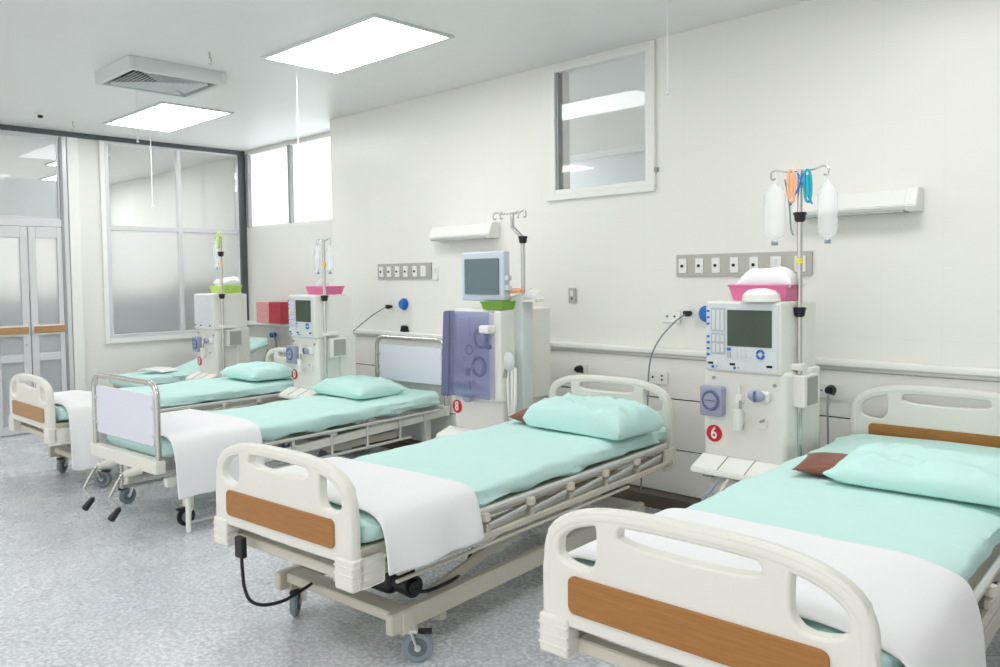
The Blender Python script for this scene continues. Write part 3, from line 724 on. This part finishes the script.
# ------------------------------------------------------------------ chrome crank bed
def crank_bed(pose, w, L):
    t = empty('crank_bed', 'chrome-ended crank bed with white end boards and two black crank handles', 'bed', (pose[0], pose[1], 0), pose[2])
    for nm, y, zt in (('footboard', 0, .834), ('headboard', L, .915)):
        r = .075
        pts = [(-w, y, .38)]
        for k in range(7):
            a = PI - k * PI / 12; pts.append((-w + r + r * math.cos(a), y, zt - r + r * math.sin(a) - .0))
        for k in range(7):
            a = PI / 2 - k * PI / 12; pts.append((w - r + r * math.cos(a), y, zt - r + r * math.sin(a)))
        pts.append((w, y, .38))
        o = MB().tube(pts, .016, 14).build(nm, M['chrome'], t)
        pm = plate_mesh([rrect(-w + .035, w - .035, .487 + (zt - .834), .772 + (zt - .834), .02)], .012, .003); pm.transform(Matrix.Translation((0, y - .0, 0)))
        MB().mesh(pm).build('board', M['boardwhite'], o)
        mb = MB()
        for s in (-1, 1):
            for z in (.545, .70): mb.box(min(s * (w - .05), s * w) , max(s * (w - .05), s * w), y - .012, y + .012, z - .01 + (zt - .834), z + .01 + (zt - .834), .003)
        mb.build('clamp', M['steel'], o)
    mb = MB()
    for y in (-.0, L): mb.box(-w - .02, w + .02, y - .03, y + .03, .342, .415, .006)
    for s in (-1, 1): mb.beam((s * w, .03, .285), (s * w, L - .03, .368), .04, .05, .005)
    for y in (.6, 1.2, 1.8): mb.beam((-w, y, .372), (w, y, .372), .04, .03, up=(0, 0, 1))
    mb.build('bed_frame', M['cream'], t)
    soft_block(-w + .02, w + .005, .05, L - .06, .405, .515, 11, wr=.016, lift=lambda y: .015 * max(0, (y - 1.2)) ).build('mattress', M['mint'], t, 60)
    for s in (-1, 1):
        for y in (.20, L - .14):
            xl = w - .07 if s > 0 else -w - .01
            MB().beam((xl, y, .11), (xl, y, .35), .05, .05, .005, up=(0, 1, 0)).build('leg', M['cream'], t)
            caster(t, xl, y + .005, .115, .052, 0, 'black' if s > 0 else 'wheelgrey')
    # folded chrome guard along the right side
    g = MB(); xs = w + .03
    g.tube([(xs, .64, .395), (xs, L - .1, .40)], .011)
    g.tube([(xs, .70, .235), (xs, L - .40, .245)], .010)
    for y in (.85, 1.15, 1.45, 1.75, 2.0):
        g.cyl((xs, y, .40), (xs, y, .24), .009)
    g.build('guard_rail', M['steel'], t)
    mb = MB().box(-w + .08, w - .06, 1.2, 1.8, .24, .29, .004).beam((-w + .05, .9, .28), (w - .05, .9, .28), .03, .03).beam((-w + .05, 1.3, .30), (w - .05, 1.3, .30), .04, .03)
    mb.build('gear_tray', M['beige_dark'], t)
    # lower stretcher frame
    mb = MB().tube([(-.20, .06, .35), (-.20, .06, .16), (-.18, .50, .16)], .011).tube([(.16, .45, .35), (.16, .45, .17), (-.18, .50, .16)], .011); mb.build('stretcher', M['chrome'], t)
    for lx in (-.10, .22):
        b = MB().cyl((lx, -.02, .345), (lx, -.12, .335), .026, .016, bev=.004).build('crank', M['cream'], t)
        MB().tube([(lx, -.11, .336), (lx, -.135, .325), (lx - .01, -.185, .235), (lx + .005, -.195, .215), (lx + .12, -.195, .19)], .0085, 10, 5).build('crank_arm', M['chrome'], b)
        MB().cyl((lx + .12, -.195, .192), (lx + .12, -.25, .135), .014, .021, bev=.006).build('crank_handle', M['black'], b)
    # floor-standing side frame under the draped blanket
    mb = MB()
    for y in (.13, .60): mb.cyl((.445, y, 0), (.445, y, .37), .0145, bev=.002)
    o = mb.cyl((.445, .13, .36), (.445, .60, .36), .012).build('side_frame', M['white'], t)
    MB().cyl((.445, .13, .05), (.445, .60, .05), .009).build('stretcher', M['steel'], o)
    return t
crank_bed(PC, .388, 2.25)

# ------------------------------------------------------------------ bedding
def blanket(pose, prof, y0, y1, label, seed, **k):
    o = cloth_obj(drape(prof, y0, y1, seed, **k), 'white_blanket', M['cloth']); place(o, (pose[0], pose[1], 0), pose[2]); return tag(o, label, 'blanket')
wB = .412; wA = .428; wD = .402
blanket(PB, [(-wB - .045, .31), (-wB - .042, .46), (-wB - .025, .60), (-wB + .06, .615), (wB - .06, .615), (wB + .022, .60), (wB + .042, .50), (wB + .046, .405)], .085, .555, 'white blanket draped over the foot of the middle bed', 2.2)
blanket(PA, [(-wA - .03, .535), (-wA - .03, .58), (-wA - .01, .635), (-wA + .08, .648), (wA - .12, .648), (wA + .02, .62), (wA + .045, .50), (wA + .055, .20)], .07, .64, 'white blanket draped over the foot of the nearest bed', 5.1)
blanket(PD, [(-wD - .045, .32), (-wD - .04, .48), (-wD - .02, .575), (-wD + .08, .594), (wD - .06, .594), (wD + .022, .575), (wD + .040, .42), (wD + .045, .17)], .08, .42, 'white blanket hanging low off the foot of the bed by the door', 8.4, amp=.004)
blanket(PC, [(-.47, .34), (-.46, .46), (-.44, .525), (-.36, .545), (.36, .545), (.445, .525), (.47, .42), (.477, .32), (.48, .205)], .05, .60, 'white blanket draped low over the foot of the chrome bed', 3.3, amp=.004)

def pillow(name, pose, lx, ly, z, rz, dims, label, seed, brown=False, tilt=0, m='mint_light', **k):
    t = empty(name, label, 'pillow', to_world(pose, lx, ly, z), pose[2] + rz)
    o = pillow_mesh(*dims, seed, **k).build('pillowcase', M[m], t, 80); o.rotation_euler = (tilt, 0, 0)
    if brown:
        b = pillow_mesh(.24, dims[1] * .70, dims[2] * .55, seed + 3, corner=.3, blunt=2.0, wr=.004).build('inner_cushion', M['brown'], t, 80)
        b.location = (-dims[0] / 2 - .03, -.02, .004); b.rotation_euler = (0, 0, .15)
    return t
pillow('pillow', PB, .15, 1.80, .603, -.10, (.64, .38, .135), 'plump mint pillow with brown cushion corner on the middle bed', 1, True, blunt=9, wr=.02)
pillow('pillow', PA, .215, 1.51, .634, .02, (.74, .44, .095), 'large mint pillow with brown cushion corner on the nearest bed', 2, True, blunt=5, wr=.028)
pillow('pillow', PC, -.06, 1.77, .532, -.05, (.64, .44, .12), 'mint pillow on the chrome crank bed', 3, corner=.2)
pillow('pillow', PD, .06, 1.68, .592, -.05, (.58, .42, .11), 'mint pillow on the bed by the glazed door', 4, corner=.2)

# recliner at the far wall
PE = (-7.60, 2.86, .0)
t = empty('treatment_couch', 'low mint-sheeted couch with raised back along the far wall', 'couch', PE, 0)
soft_block(-.27, .27, .0, 1.38, .43, .52, 14, wr=.02, lift=lambda y: max(0, y - .62) * .36).build('mattress', M['mint'], t, 60)
mb = MB()
for s in (-1, 1):
    mb.beam((s * .24, .03, .39), (s * .24, 1.35, .39), .03, .05)
    for y in (.08, 1.3): mb.beam((s * .24, y, 0), (s * .24, y, .38), .03, .03, up=(0, 1, 0))
mb.box(-.25, .25, .03, 1.4, .405, .43, .003)
mb.beam((-.24, 1.3, .40), (-.24, 1.38, .68), .03, .02, up=(0, 1, 0)); mb.beam((.24, 1.3, .40), (.24, 1.38, .68), .03, .02, up=(0, 1, 0))
mb.build('frame', M['beige'], t)
o = cloth_obj(drape([(-.13, .0), (-.10, .02), (.1, .025), (.16, .0)], 0, .22, 6.), 'folded_sheet', M['cloth']); place(o, (-7.50, 3.08, .545), .5); tag(o, 'small crumpled white sheet on the far couch', 'sheet')

# ------------------------------------------------------------------ dialysis machines
def basket(loc, w, d, h, m, label, rz=0, pack=0):
    t = empty('supply_basket', label, 'basket', loc, rz)
    mb = MB(); k = 1.16
    bm = mb.bm; th = .004
    ring = lambda s, z: [bm.verts.new((sx * w / 2 * s, sy * d / 2 * s, z)) for sx, sy in ((-1, -1), (1, -1), (1, 1), (-1, 1))]
    A, B, Cc, D = ring(1 / k, 0), ring(1, h), ring(.97, h), ring(.97 / k, .004)
    for P, Q in ((A, B), (B, Cc), (Cc, D)):
        for i in range(4): bm.faces.new((P[i], P[(i + 1) % 4], Q[(i + 1) % 4], Q[i]))
    bm.faces.new(A[::-1]); bm.faces.new(D)
    mb.build('tub', m, t)
    r = MB(); c = [(-w / 2, -d / 2, h), (w / 2, -d / 2, h), (w / 2, d / 2, h), (-w / 2, d / 2, h)]
    r.tube(c, .005, 8, closed=True); r.build('rim', m, t)
    return t
def gauze(loc, dims, label, seed, rz=0, n=1, tilt=0.):
    out = []
    for i in range(n):
        o = pillow_mesh(*dims, seed + i * 3, corner=.3, blunt=3, wr=dims[2] * .22).build('gauze_pack', M['cloth'], None, 80)
        o.location = (loc[0] + i * .055 - .02 * (n - 1), loc[1] + .02 * i, loc[2] + i * .012); o.rotation_euler = (.15 * i, tilt - .22 * i, rz + .5 * i)
        tag(o, label, 'gauze pack', (label + 's') if n > 1 else None)
    return out
def iv_bag(x, y, ztop, zbot, r, label, group=None, col='bag'):
    t = empty('fluid_bag', label, 'fluid bag', (x, y, zbot), 0, group); h = ztop - zbot
    mb = MB(); mb.lathe([(r * .25, 0), (r * .3, h * .05), (r * .8, h * .10), (r, h * .2), (r * 1.02, h * .5), (r, h * .78), (r * .7, h * .90), (r * .28, h * .96), (r * .15, h)], (0, 0, 0))
    b = mb.build('bottle', M[col], t); b.scale = (1, .7, 1)
    MB().cyl((0, 0, -.012), (0, 0, .004), r * .30).build('port', M['wheelgrey'], t)
    MB().tube([(0, 0, h - .005), (.008, 0, h + .012), (0, 0, h + .024), (-.008, 0, h + .012), (0, 0, h - .005)], .002, 6, 3).build('hanger_loop', M['white'], t)
    return t
def drip_pole(parent, x, y, z0, z1, collars, hooks, bend=None, tape=None):
    pts = [(x, y, z0), (x, y, z1 if not bend else z1 - .20)]
    if bend: pts += [(x, y, z1 - .16), (x + bend, y, z1 - .09), (x + bend, y, z1)]
    mb = MB().tube(pts, .0125, 12, 0)
    o = mb.build('drip_pole', M['chrome'], parent)
    bx_ = x + (bend or 0)
    for (hx_, hz) in hooks:
        MB().tube([(bx_, y, z1 - .008), (bx_ + hx_ * .5, y, z1 - .006), (bx_ + hx_ * .85, y, z1 + .006), (bx_ + hx_ * 1.02, y, z1 - .008), (bx_ + hx_ * .98, y, z1 - .035), (bx_ + hx_ * .85, y, z1 - .032)], .0042, 8, 5).build('hook', M['chrome'], o)
    for z in collars: MB().cyl((x, y, z - .018), (x, y, z + .018), .022, .026, bev=.005).cyl((x, y, z + .012), (x, y, z + .026), .030, bev=.004).build('collar', M['black'], o)
    if tape: MB().cyl((x, y, tape - .012), (x, y, tape + .012), .0135).build('tape', M['yellow'], o)
    return o
def badge(parent, x, z, y, txt, r=.040):
    b = MB().cyl((x, y, z), (x, y - .003, z), r, seg=32).build('number_badge', M['red'], parent)
    me = text_mesh(txt, r * 1.75); me.transform(Matrix.Diagonal((.92, 1, 1.12, 1))); me.transform(Matrix.Translation((x, y - .0045, z)))
    MB().mesh(me).build('number', M['whitepaint'], b)
def dialysis(x, y, label, num, front_w=.36, detail=True, lit='screen', blank=False, rz=0., dep=.40):
    """x: left front corner centre; machine faces -y"""
    t = empty('dialysis_machine', label, 'dialysis machine', (x, y, 0), rz); hw = front_w / 2
    # base with feet
    mb = MB().box(-hw - .01, hw + .01, .02, .42, .075, .14, .02, 3).box(-hw + .0, hw + .0, .06, .38, .14, .42, .03, 3); b = mb.build('base', M['machine'], t)
    for sx in (-hw + .02, hw - .02):
        for sy in (.06, .38): MB().cyl((sx, sy, .04), (sx, sy, .08), .012).cyl((sx - .013, sy, .036), (sx + .013, sy, .036), .036, bev=.005).build('caster', M['wheelgrey'], b)
    # lower body
    MB().box(-hw - (.030 if x > -3 else .01), hw + (.022 if x > -3 else .0), .02, .34, .42, .955, .030, 4).build('body', M['machine'], t, 50)
    # rear housing
    MB().box(-hw + .01, hw + .001, .12, dep, .42, 1.262, .014, 3).build('rear_housing', M['machine'], t, 50)
    MB().box(hw - .03, hw + .017, .22, dep + .01, .30, .95, .010, 3).build('side_column', M['machine'], t, 50)
    # head
    hd = MB().box(-hw - .004, hw + .006, .0, .30, .938, 1.268, .012, 3).build('head', M['machine'], t, 50)
    cp = plate_mesh([rrect(-hw + .004, hw - .004, .946, 1.258, .010)], .008, .002); cp.transform(Matrix.Translation((0, -.003, 0)))
    cp = MB().mesh(cp).build('control_panel', M['panelgrey'], hd)
    k = front_w / .364
    if blank:
        MB().box(-.155 * k, .06 * k, -.010, -.005, 1.03, 1.235, .002).build('screen', M['keylight'], hd)
    else:
        MB().box(-.068 * k, .150 * k, -.011, -.005, 1.062, 1.229, .003).build('screen', M[lit], hd)
    if detail:
        kb = MB(); kb.box(-.150, -.078, -.0095, -.006, 1.128, 1.238, .001).box(-.150, -.078, -.0095, -.006, 1.022, 1.122, .001); kb.build('key_block', M['keygrey'], cp)
        kl = MB()
        for i in range(3):
            for za, zb in ((1.135, 1.228), (1.03, 1.07), (1.08, 1.11)): MB().box(-.143 + i * .022, -.129 + i * .022, -.0115, -.009, za, zb, .001).build('slider_key', M['keylight'], cp)
        for i in range(4):
            for j in range(3): kl.box(-.030 + i * .019, -.016 + i * .019, -.0115, -.006, 1.008 + j * .017, 1.020 + j * .017, .001)
        kl.box(-.036, .048, -.0075, -.005, 1.003, 1.059, .0005).build('keypad', M['keylight'], cp)
        for z in (1.222, 1.192, 1.162, 1.102, 1.074, 1.046, 1.018): MB().box(-.172, -.158, -.011, -.006, z - .005, z + .005, .001).build('blue_key', M['blue'], cp)
        MB().box(-.068, -.050, -.011, -.006, 1.040, 1.054, .001).build('blue_key', M['blue'], cp)
        MB().box(-.068, -.050, -.011, -.006, 1.008, 1.034, .001).build('grey_keys', M['keygrey'], cp)
        for a in range(4):
            th0 = math.radians(45 + a * 90 - 37); pts = [(.095 + .016 * math.cos(th0 + i * .21), -.009, 1.030 + .018 * math.sin(th0 + i * .21)) for i in range(7)]
            MB().tube(pts, .0055, 8).build('arrow_key', M['blue'], cp)
        MB().cyl((.095, -.006, 1.030), (.095, -.011, 1.030), .008).build('enter_key', M['white'], cp)
    for (a, b_, bl) in ((-.172, -.116, -.140), (-.060, .022, -.028), (.120, .160, None)):
        s_ = MB().box(a * k, b_ * k, -.011, -.006, .952, .988, .001).build('display_strip', M['keylight'], cp)
        MB().box((a + .006) * k, (a + .034) * k, -.013, -.010, .973, .984, .001).build('display', M['green_led'], s_)
        if bl and detail: MB().cyl((bl * k, -.010, .962), (bl * k, -.014, .962), .007).build('blue_knob', M['blue'], s_)
        if bl and detail: MB().cyl((bl * k + .018, -.010, .964), (bl * k + .018, -.013, .964), .004).build('teal_knob', M['teal'], s_)
    # front fittings
    fy = .018
    pb = plate_mesh([rrect(-hw - .022, -hw + .092, .728, .868, .012)], .045, .006); pb.transform(Matrix.Translation((0, fy - .02, 0)))
    p = MB().mesh(pb).build('blood_pump', M['lilac'], t)
    cx = -hw + .037
    MB().tube([(cx + .040 * math.cos(a * PI / 10), fy - .046, .803 + .044 * math.sin(a * PI / 10)) for a in range(20)], .006, 8, closed=True).build('dial_ring', M['lilac_dark'], p)
    MB().cyl((cx, fy - .040, .803), (cx, fy - .050, .803), .034).build('dial', M['lilac'], p); MB().box(cx - .026, cx + .026, fy - .054, fy - .048, .800, .806, .001).build('pump_arm', M['lilac_dark'], p)
    for (sx, sz) in ((-hw + .03, .905), (hw - .03, .892)): MB().cyl((sx, fy + .004, sz), (sx, fy - .005, sz), .008, seg=14).build('screw', M['slot'], t)
    q = MB().cyl((-.012, fy - .02, .835), (-.012, fy - .02, .885), .008).cyl((-.012, fy - .022, .80), (-.012, fy - .022, .835), .014).box(-.018, .004, fy - .035, fy + .004, .80, .84, .004).build('drip_chamber', M['white'], t)
    MB().cyl((.0, fy - .03, .775), (.0, fy - .03, .815), .006).build('needle', M['slot'], q)
    MB().cyl((-.012, fy - .03, .675), (-.012, fy - .03, .772), .022, .024, bev=.003).box(-.030, .006, fy - .02, fy + .004, .70, .76, .003).build('cup_holder', M['white'], t)
    vv = MB().box(.055, .135, fy - .03, fy + .004, .815, .865, .014, 3).build('clamp_valve', M['white'], t)
    b = MB(); b.ball((0, 0, 0), 1, (.042, .022, .027)); o = b.build('valve_cover', M['lilac'], vv, 80); o.location = (.080, fy - .036, .842)
    MB().box(.076, .086, fy - .062, fy - .05, .818, .866, .002).build('valve_slot', M['lilac_dark'], vv)
    MB().box(.075, .115, fy - .012, fy + .004, .690, .730, .004).build('sample_block', M['machine'], t); MB().cyl((.088, fy - .01, .725), (.112, fy - .025, .735), .006).build('sample_port', M['slot'], t)
    badge(t, -hw + .032, .640, fy + .001, num)
    # sloping tray and plumbing below
    tr = MB().prism([(.02, .540), (-.095, .492), (-.10, .470), (-.08, .462), (.02, .478)], -hw - .030, hw + .030, 'X', .004).build('front_tray', M['white'], t)
    g = MB()
    for gx in (-.075, .06): g.beam((gx, .018, .5415), (gx, -.092, .4955), .002, .003, 0)
    g.build('tray_seam', M['slot'], tr)
    mb = MB(); mb.ball((0, 0, 0), 1, (.145, .11, .105)); o = mb.build('fluid_tank', M['machine'], t, 80); o.location = (-.03, .04, .395)
    mb = MB().box(-.17, -.12, -.055, .0, .445, .464, .003).box(-.05, .04, -.05, .0, .435, .462, .003); mb.build('connector', M['slot'], t)
    MB().box(.0, .03, -.052, -.03, .425, .448, .003).build('red_connector', M['red'], t)
    if detail:
        MB().tube([(-.06, -.08, .462), (-.10, -.10, .40), (-.14, -.11, .33), (-.16, -.06, .15)], .008, 8, 6).build('blue_hose', M['lilac'], t)
        MB().tube([(-.02, -.08, .462), (-.05, -.10, .40), (-.075, -.10, .30), (-.07, -.06, .12)], .0085, 8, 6).build('white_hose', M['white'], t)
    # pole clamp box on the right
    bx_ = MB().box(hw - .01, hw + .075, .10, .24, .790, .935, .006).build('pump_box', M['machine'], t); MB().box(hw + .0755, hw + .079, .12, .23, .80, .925, .002).build('grille', M['slot'], bx_)
    MB().box(hw - .005, hw + .055, .06 if x < -3 else .11, .18, .955, .985, .006).build('pole_clamp', M['machine'], t)
    MB().box(hw - .01, hw + .055, .06 if x < -3 else .10, .19, .50, .535, .006).build('pole_foot', M['machine'], t)
    return t
def rear_sockets(): pass

# machine six
X6, Y6 = -1.732, 3.40
t = dialysis(X6, Y6, 'white dialysis machine numbered 6 with dark green screen', '6')
drip_pole(t, .206, .15, .45, 1.86, [1.642, 1.214], [(-.135, 0), (.125, 0)], tape=1.45)
basket((X6 + .045, Y6 + .14, 1.2695), .285, .16, .070, M['pink'], 'pink plastic basket on top of machine number six')
gauze((X6 + .065, Y6 + .16, 1.318), (.27, .18, .10), 'folded white gauze pack in the basket on machine six', 3)
tag(MB().lathe([(.085, 0), (.08, .03), (.06, .05), (.02, .058)], (X6 + .085, Y6 + -.030 + .05, 1.2695)).build('white_bowl', M['white']), 'upturned white bowl in front of the pink basket on machine six', 'bowl')
iv_bag(X6 + .215 - .128, Y6 + .15, 1.81, 1.535, .050, 'clear drip bag hanging left on the machine six pole')
iv_bag(X6 + .215 + .115, Y6 + .15, 1.80, 1.535, .043, 'clear drip bag hanging right on the machine six pole')
px, py = X6 + .215, Y6 + .15
tag(MB().tube([(px - .075, py - .01, 1.82), (px - .055, py - .012, 1.72), (px - .045, py - .012, 1.60), (px - .035, py - .01, 1.565)], .004, 8, 6).build('drip_tube', M['wheelgrey']), 'short curved grey tube hanging beside the left drip bag', 'tube')
def clip(x, y, z, m, label, s=1):
    t = empty('tube_clip', label, 'clip', (x, y, z))
    MB().tube([(-.012, 0, .06), (-.016, 0, 0), (-.010, 0, -.06), (.004, 0, -.075), (.012, 0, -.05), (.014, 0, .01), (.006, 0, .06)], .0065, 8, 4, closed=True).build('clip_frame', m, t)
    MB().box(-.008, .008, -.006, .006, -.05, .045, .003).build('clip_bar', m, t); return t
clip(px - .038, py - .022, 1.79, M['orange'], 'pale orange tube clip at top of machine six pole')
clip(px + .036, py - .022, 1.785, M['teal'], 'teal and blue tube clip at top of machine six pole')
tag(MB().tube([(px - .045, py - .02, 1.70), (px - .01, py - .022, 1.77), (px + .015, py - .022, 1.84)], .004, 8).tube([(px + .055, py - .02, 1.70), (px + .02, py - .022, 1.77), (px - .012, py - .022, 1.84)], .004, 8).build('blue_scissors', M['blue']), 'thin blue scissor clamp hanging on machine six pole', 'clamp')

# pink basket machine and green basket machine, farther left
XP, YP = -5.395, 3.40
t = dialysis(XP, YP, 'white dialysis machine with pink basket left of the chrome bed', '0', .35, dep=.36)
drip_pole(t, .210, .075, .50, 1.69, [1.24], [(-.09, 0), (.09, 0)], tape=1.50)
basket((XP + .03, YP + .20, 1.2695), .28, .17, .06, M['pink'], 'pink basket on the machine beside the chrome bed')
gauze((XP + .0, YP + .20, 1.30), (.10, .10, .08), 'small clear packet in the basket beside the chrome bed', 7)
iv_bag(XP + .210 - .083, YP + .075, 1.66, 1.44, .034, 'clear drip bag left on the pole over the chrome bed machine')
iv_bag(XP + .210 + .083, YP + .075, 1.66, 1.44, .034, 'clear drip bag right on the pole over the chrome bed machine')
XG, YG = -7.02, 3.40
t = dialysis(XG, YG, 'white dialysis machine with lime basket in the far corner', '0', .35, detail=False, blank=True, dep=.34)
drip_pole(t, .210, .075, .50, 1.78, [1.62, 1.24], [(-.09, 0)], tape=1.54)
basket((XG + .04, YG + .20, 1.2695), .30, .17, .065, M['lime'], 'lime green basket on the far corner machine')
gauze((XG + .01, YG + .20, 1.330), (.16, .11, .06), 'white gauze packet piled in the lime basket', 9, n=3, tilt=.3)
iv_bag(XG + .210 - .083, YG + .075, 1.755, 1.50, .034, 'clear drip bag hanging on the far corner machine pole')
clip(XG + .210, YG + .053, 1.76, M['lime'], 'lime green tube clip on top of far corner machine pole')

# tall machine with separate monitor
X5, Y5 = -3.53, 3.45
t = empty('dialysis_machine', 'tall dialysis machine with slate monitor and lilac see-through door', 'dialysis machine', (X5, Y5, 0))
MB().box(-.24, .25, -.02, .44, .07, .14, .02, 3).box(-.215, .225, .02, .42, .13, .64, .02, 3).build('base', M['machine'], t, 50)
for sx in (-.2, .2):
    for sy in (.03, .40): MB().cyl((sx - .013, sy, .036), (sx + .013, sy, .036), .036, bev=.005).cyl((sx, sy, .04), (sx, sy, .08), .012).build('caster', M['wheelgrey'], t)
MB().box(-.20, .245, .015, .44, .63, 1.195, .012, 3).build('cabinet', M['machine'], t, 50)
dr = MB().box(-.225, .185, -.018, .016, .655, 1.175, .008).build('front_plate', M['keylight'], t)
MB().prism([(-.255, .640), (-.175, .648), (-.155, 1.185), (-.222, 1.180)], -.062, -.016, 'Y', .006).build('door_edge', M['lilac_dark'], dr)
MB().box(-.175, .185, -.060, -.057, .655, 1.182, .001, 1).build('door_cover', M['lilac_clear'], dr)
for (a, z, r) in ((.085, 1.02, .055), (.065, .845, .055), (-.02, .945, .028)):
    MB().tube([(a + r * math.cos(q * PI / 10), -.030, z + r * math.sin(q * PI / 10)) for q in range(20)], r * .17, 8, closed=True).build('pump_ring', M['lilac_dark'], dr); MB().cyl((a, -.018, z), (a, -.034, z), r * .62).build('pump_head', M['keylight'], dr)
for (a, b_, z0, z1, m) in ((-.13, -.02, 1.02, 1.14, 'keylight'), (-.0, .13, 1.09, 1.155, 'keylight'), (.12, .16, .955, .985, 'lilac_dark'), (-.14, -.07, .80, .90, 'keygrey'), (-.15, -.02, .69, .75, 'keygrey'), (.04, .15, .70, .75, 'keylight'), (-.06, -.02, .78, .83, 'lilac_dark'), (.0, .03, .73, .76, 'lilac_dark')):
    MB().box(a, b_, -.030, -.017, z0, z1, .004).build('module', M[m], dr)
MB().tube([(-.10, -.03, 1.15), (-.095, -.034, 1.0), (-.11, -.034, .9), (-.06, -.034, .86), (-.07, -.034, .74)], .004, 8, 5).tube([(.0, -.03, .90), (.02, -.034, .84), (-.0, -.034, .78), (.08, -.034, .74)], .004, 8, 5).build('tubing', M['white'], dr)
MB().prism([(-.085, .665), (.03, .665), (.0, .625), (-.045, .618)], -.055, -.02, 'Y', .006).build('latch', M['lilac'], dr)
MB().box(.19, .25, -.03, .05, .64, 1.19, .014, 3).build('right_fascia', M['machine'], t)
MB().box(.13, .215, -.10, -.025, 1.055, 1.105, .014, 3).build('knob_block', M['white'], t)
badge(t, -.185, .570, .018, '8', .042)
MB().prism([(.02, .44), (-.10, .40), (-.11, .375), (.02, .39)], -.26, .10, 'X', .004).build('front_tray', M['white'], t)
MB().box(.235, .31, .10, .20, .45, 1.285, .012, 3).build('side_column', M['vent'], t)
MB().box(.205, .245, .09, .17, 1.15, 1.275, .01, 3).build('column_shoulder', M['machine'], t)
MB().ball((.262, .02, .885), .05, (1, .6, 1.2)).build('heparin_pump', M['keylight'], t, 80)
for dx in (0, .035, .06): MB().tube([(.25 + dx, .03, .85), (.27 + dx, .01, .70), (.275 + dx * .6, .02, .56), (.28 + dx, .05, .44)], .010, 8, 6).build('blood_tube', M['white'], t)
MB().cyl((.245, .01, .84), (.25, .0, .79), .014).build('tube_clamp', M['slot'], t)
mo = MB().box(-.145, .225, .03, .09, 1.245, 1.548, .012, 3).build('monitor', M['frame_blue'], t)
MB().box(-.108, .188, .022, .031, 1.285, 1.505, .003).build('screen', M['screen_blue'], mo)
MB().cyl((.10, .11, 1.19), (.10, .11, 1.30), .03).box(.04, .16, .085, .13, 1.28, 1.42, .008).build('monitor_arm', M['machine'], mo)
MB().box(.224, .25, .04, .075, 1.37, 1.40, .003).box(.224, .25, .04, .075, 1.31, 1.34, .003).build('side_button', M['vent'], mo)
drip_pole(t, .275, .15, 1.27, 1.785, [1.61], [(-.10, 0), (.11, 0), (.05, 0), (-.16, 0)], bend=-.085)
basket((X5 + .16, Y5 + .06, 1.1955), .19, .14, .045, M['green'], 'dark green tray under the slate monitor')
tag(MB().box(-.055, .055, -.02, .02, 0, .030, .010).build('orange_clamp', M['orange']), 'orange clamp on top of the tall machine column', 'clamp').location = (X5 + .265, Y5 + .09, 1.292)
tag(MB().cyl((0, -.02, 0), (0, .03, 0), .026, bev=.005).build('black_knob', M['black']), 'round black knob left of the orange clamp on the tall machine', 'knob').location = (X5 + .195, Y5 + .07, 1.302)
o = tag(pillow_mesh(.11, .07, .055, 5, blunt=3, wr=.012).build('plastic_wrap', M['bag'], None, 80), 'crumpled clear wrapper right of the orange clamp', 'wrapper'); o.location = (X5 + .36, Y5 + .14, 1.258); 
MB().box(X5 + .31, X5 + .40, Y5 + .11, Y5 + .18, 1.246, 1.258, .003)
tag(MB().box(X5 + .305, X5 + .41, Y5 + .10, Y5 + .19, 1.240, 1.2555, .004).build('side_shelf', M['machine']), 'small clear shelf on the right of the tall machine column', 'shelf')

# ------------------------------------------------------------------ camera, light, world
cam_d = bpy.data.cameras.new('camera'); cam = bpy.data.objects.new('camera', cam_d); C.objects.link(cam); sc.camera = cam
right = Vector((.72190852, .69187728, -.01240643)); up = Vector((-.02081954, .03963678, .99899723)); fwd = Vector((-.69167524, .72092632, -.0430187))
cam.matrix_world = Matrix.Translation((0, 0, 1.4)) @ Matrix((right, up, -fwd)).transposed().to_4x4()
cam_d.sensor_width = 36; cam_d.lens = 800 / 1000 * 36; cam_d.shift_y = -(333.5 - 310) / 1000 * 1.0
cam_d.clip_start = .05

wd = bpy.data.worlds.new('w'); sc.world = wd; wd.use_nodes = True
wd.node_tree.nodes['Background'].inputs['Color'].default_value = (1, .975, .965, 1); wd.node_tree.nodes['Background'].inputs['Strength'].default_value = 1.1
def area(name, loc, rot, sx, sy, power, col=(1, 1, 1)):
    l = bpy.data.lights.new(name, 'AREA'); l.shape = 'RECTANGLE'; l.size = sx; l.size_y = sy; l.energy = power; l.color = col
    o = bpy.data.objects.new(name, l); C.objects.link(o); o.location = loc; o.rotation_euler = rot; return o
sc.view_settings.view_transform = 'Standard'; sc.view_settings.look = 'None'; sc.view_settings.exposure = 0.18; sc.view_settings.gamma = 1.0
sc.cycles.use_denoising = True
sc.cycles.max_bounces = 10; sc.cycles.diffuse_bounces = 6; sc.cycles.transparent_max_bounces = 16; sc.cycles.sample_clamp_indirect = 6
sc.cycles.caustics_refractive = True
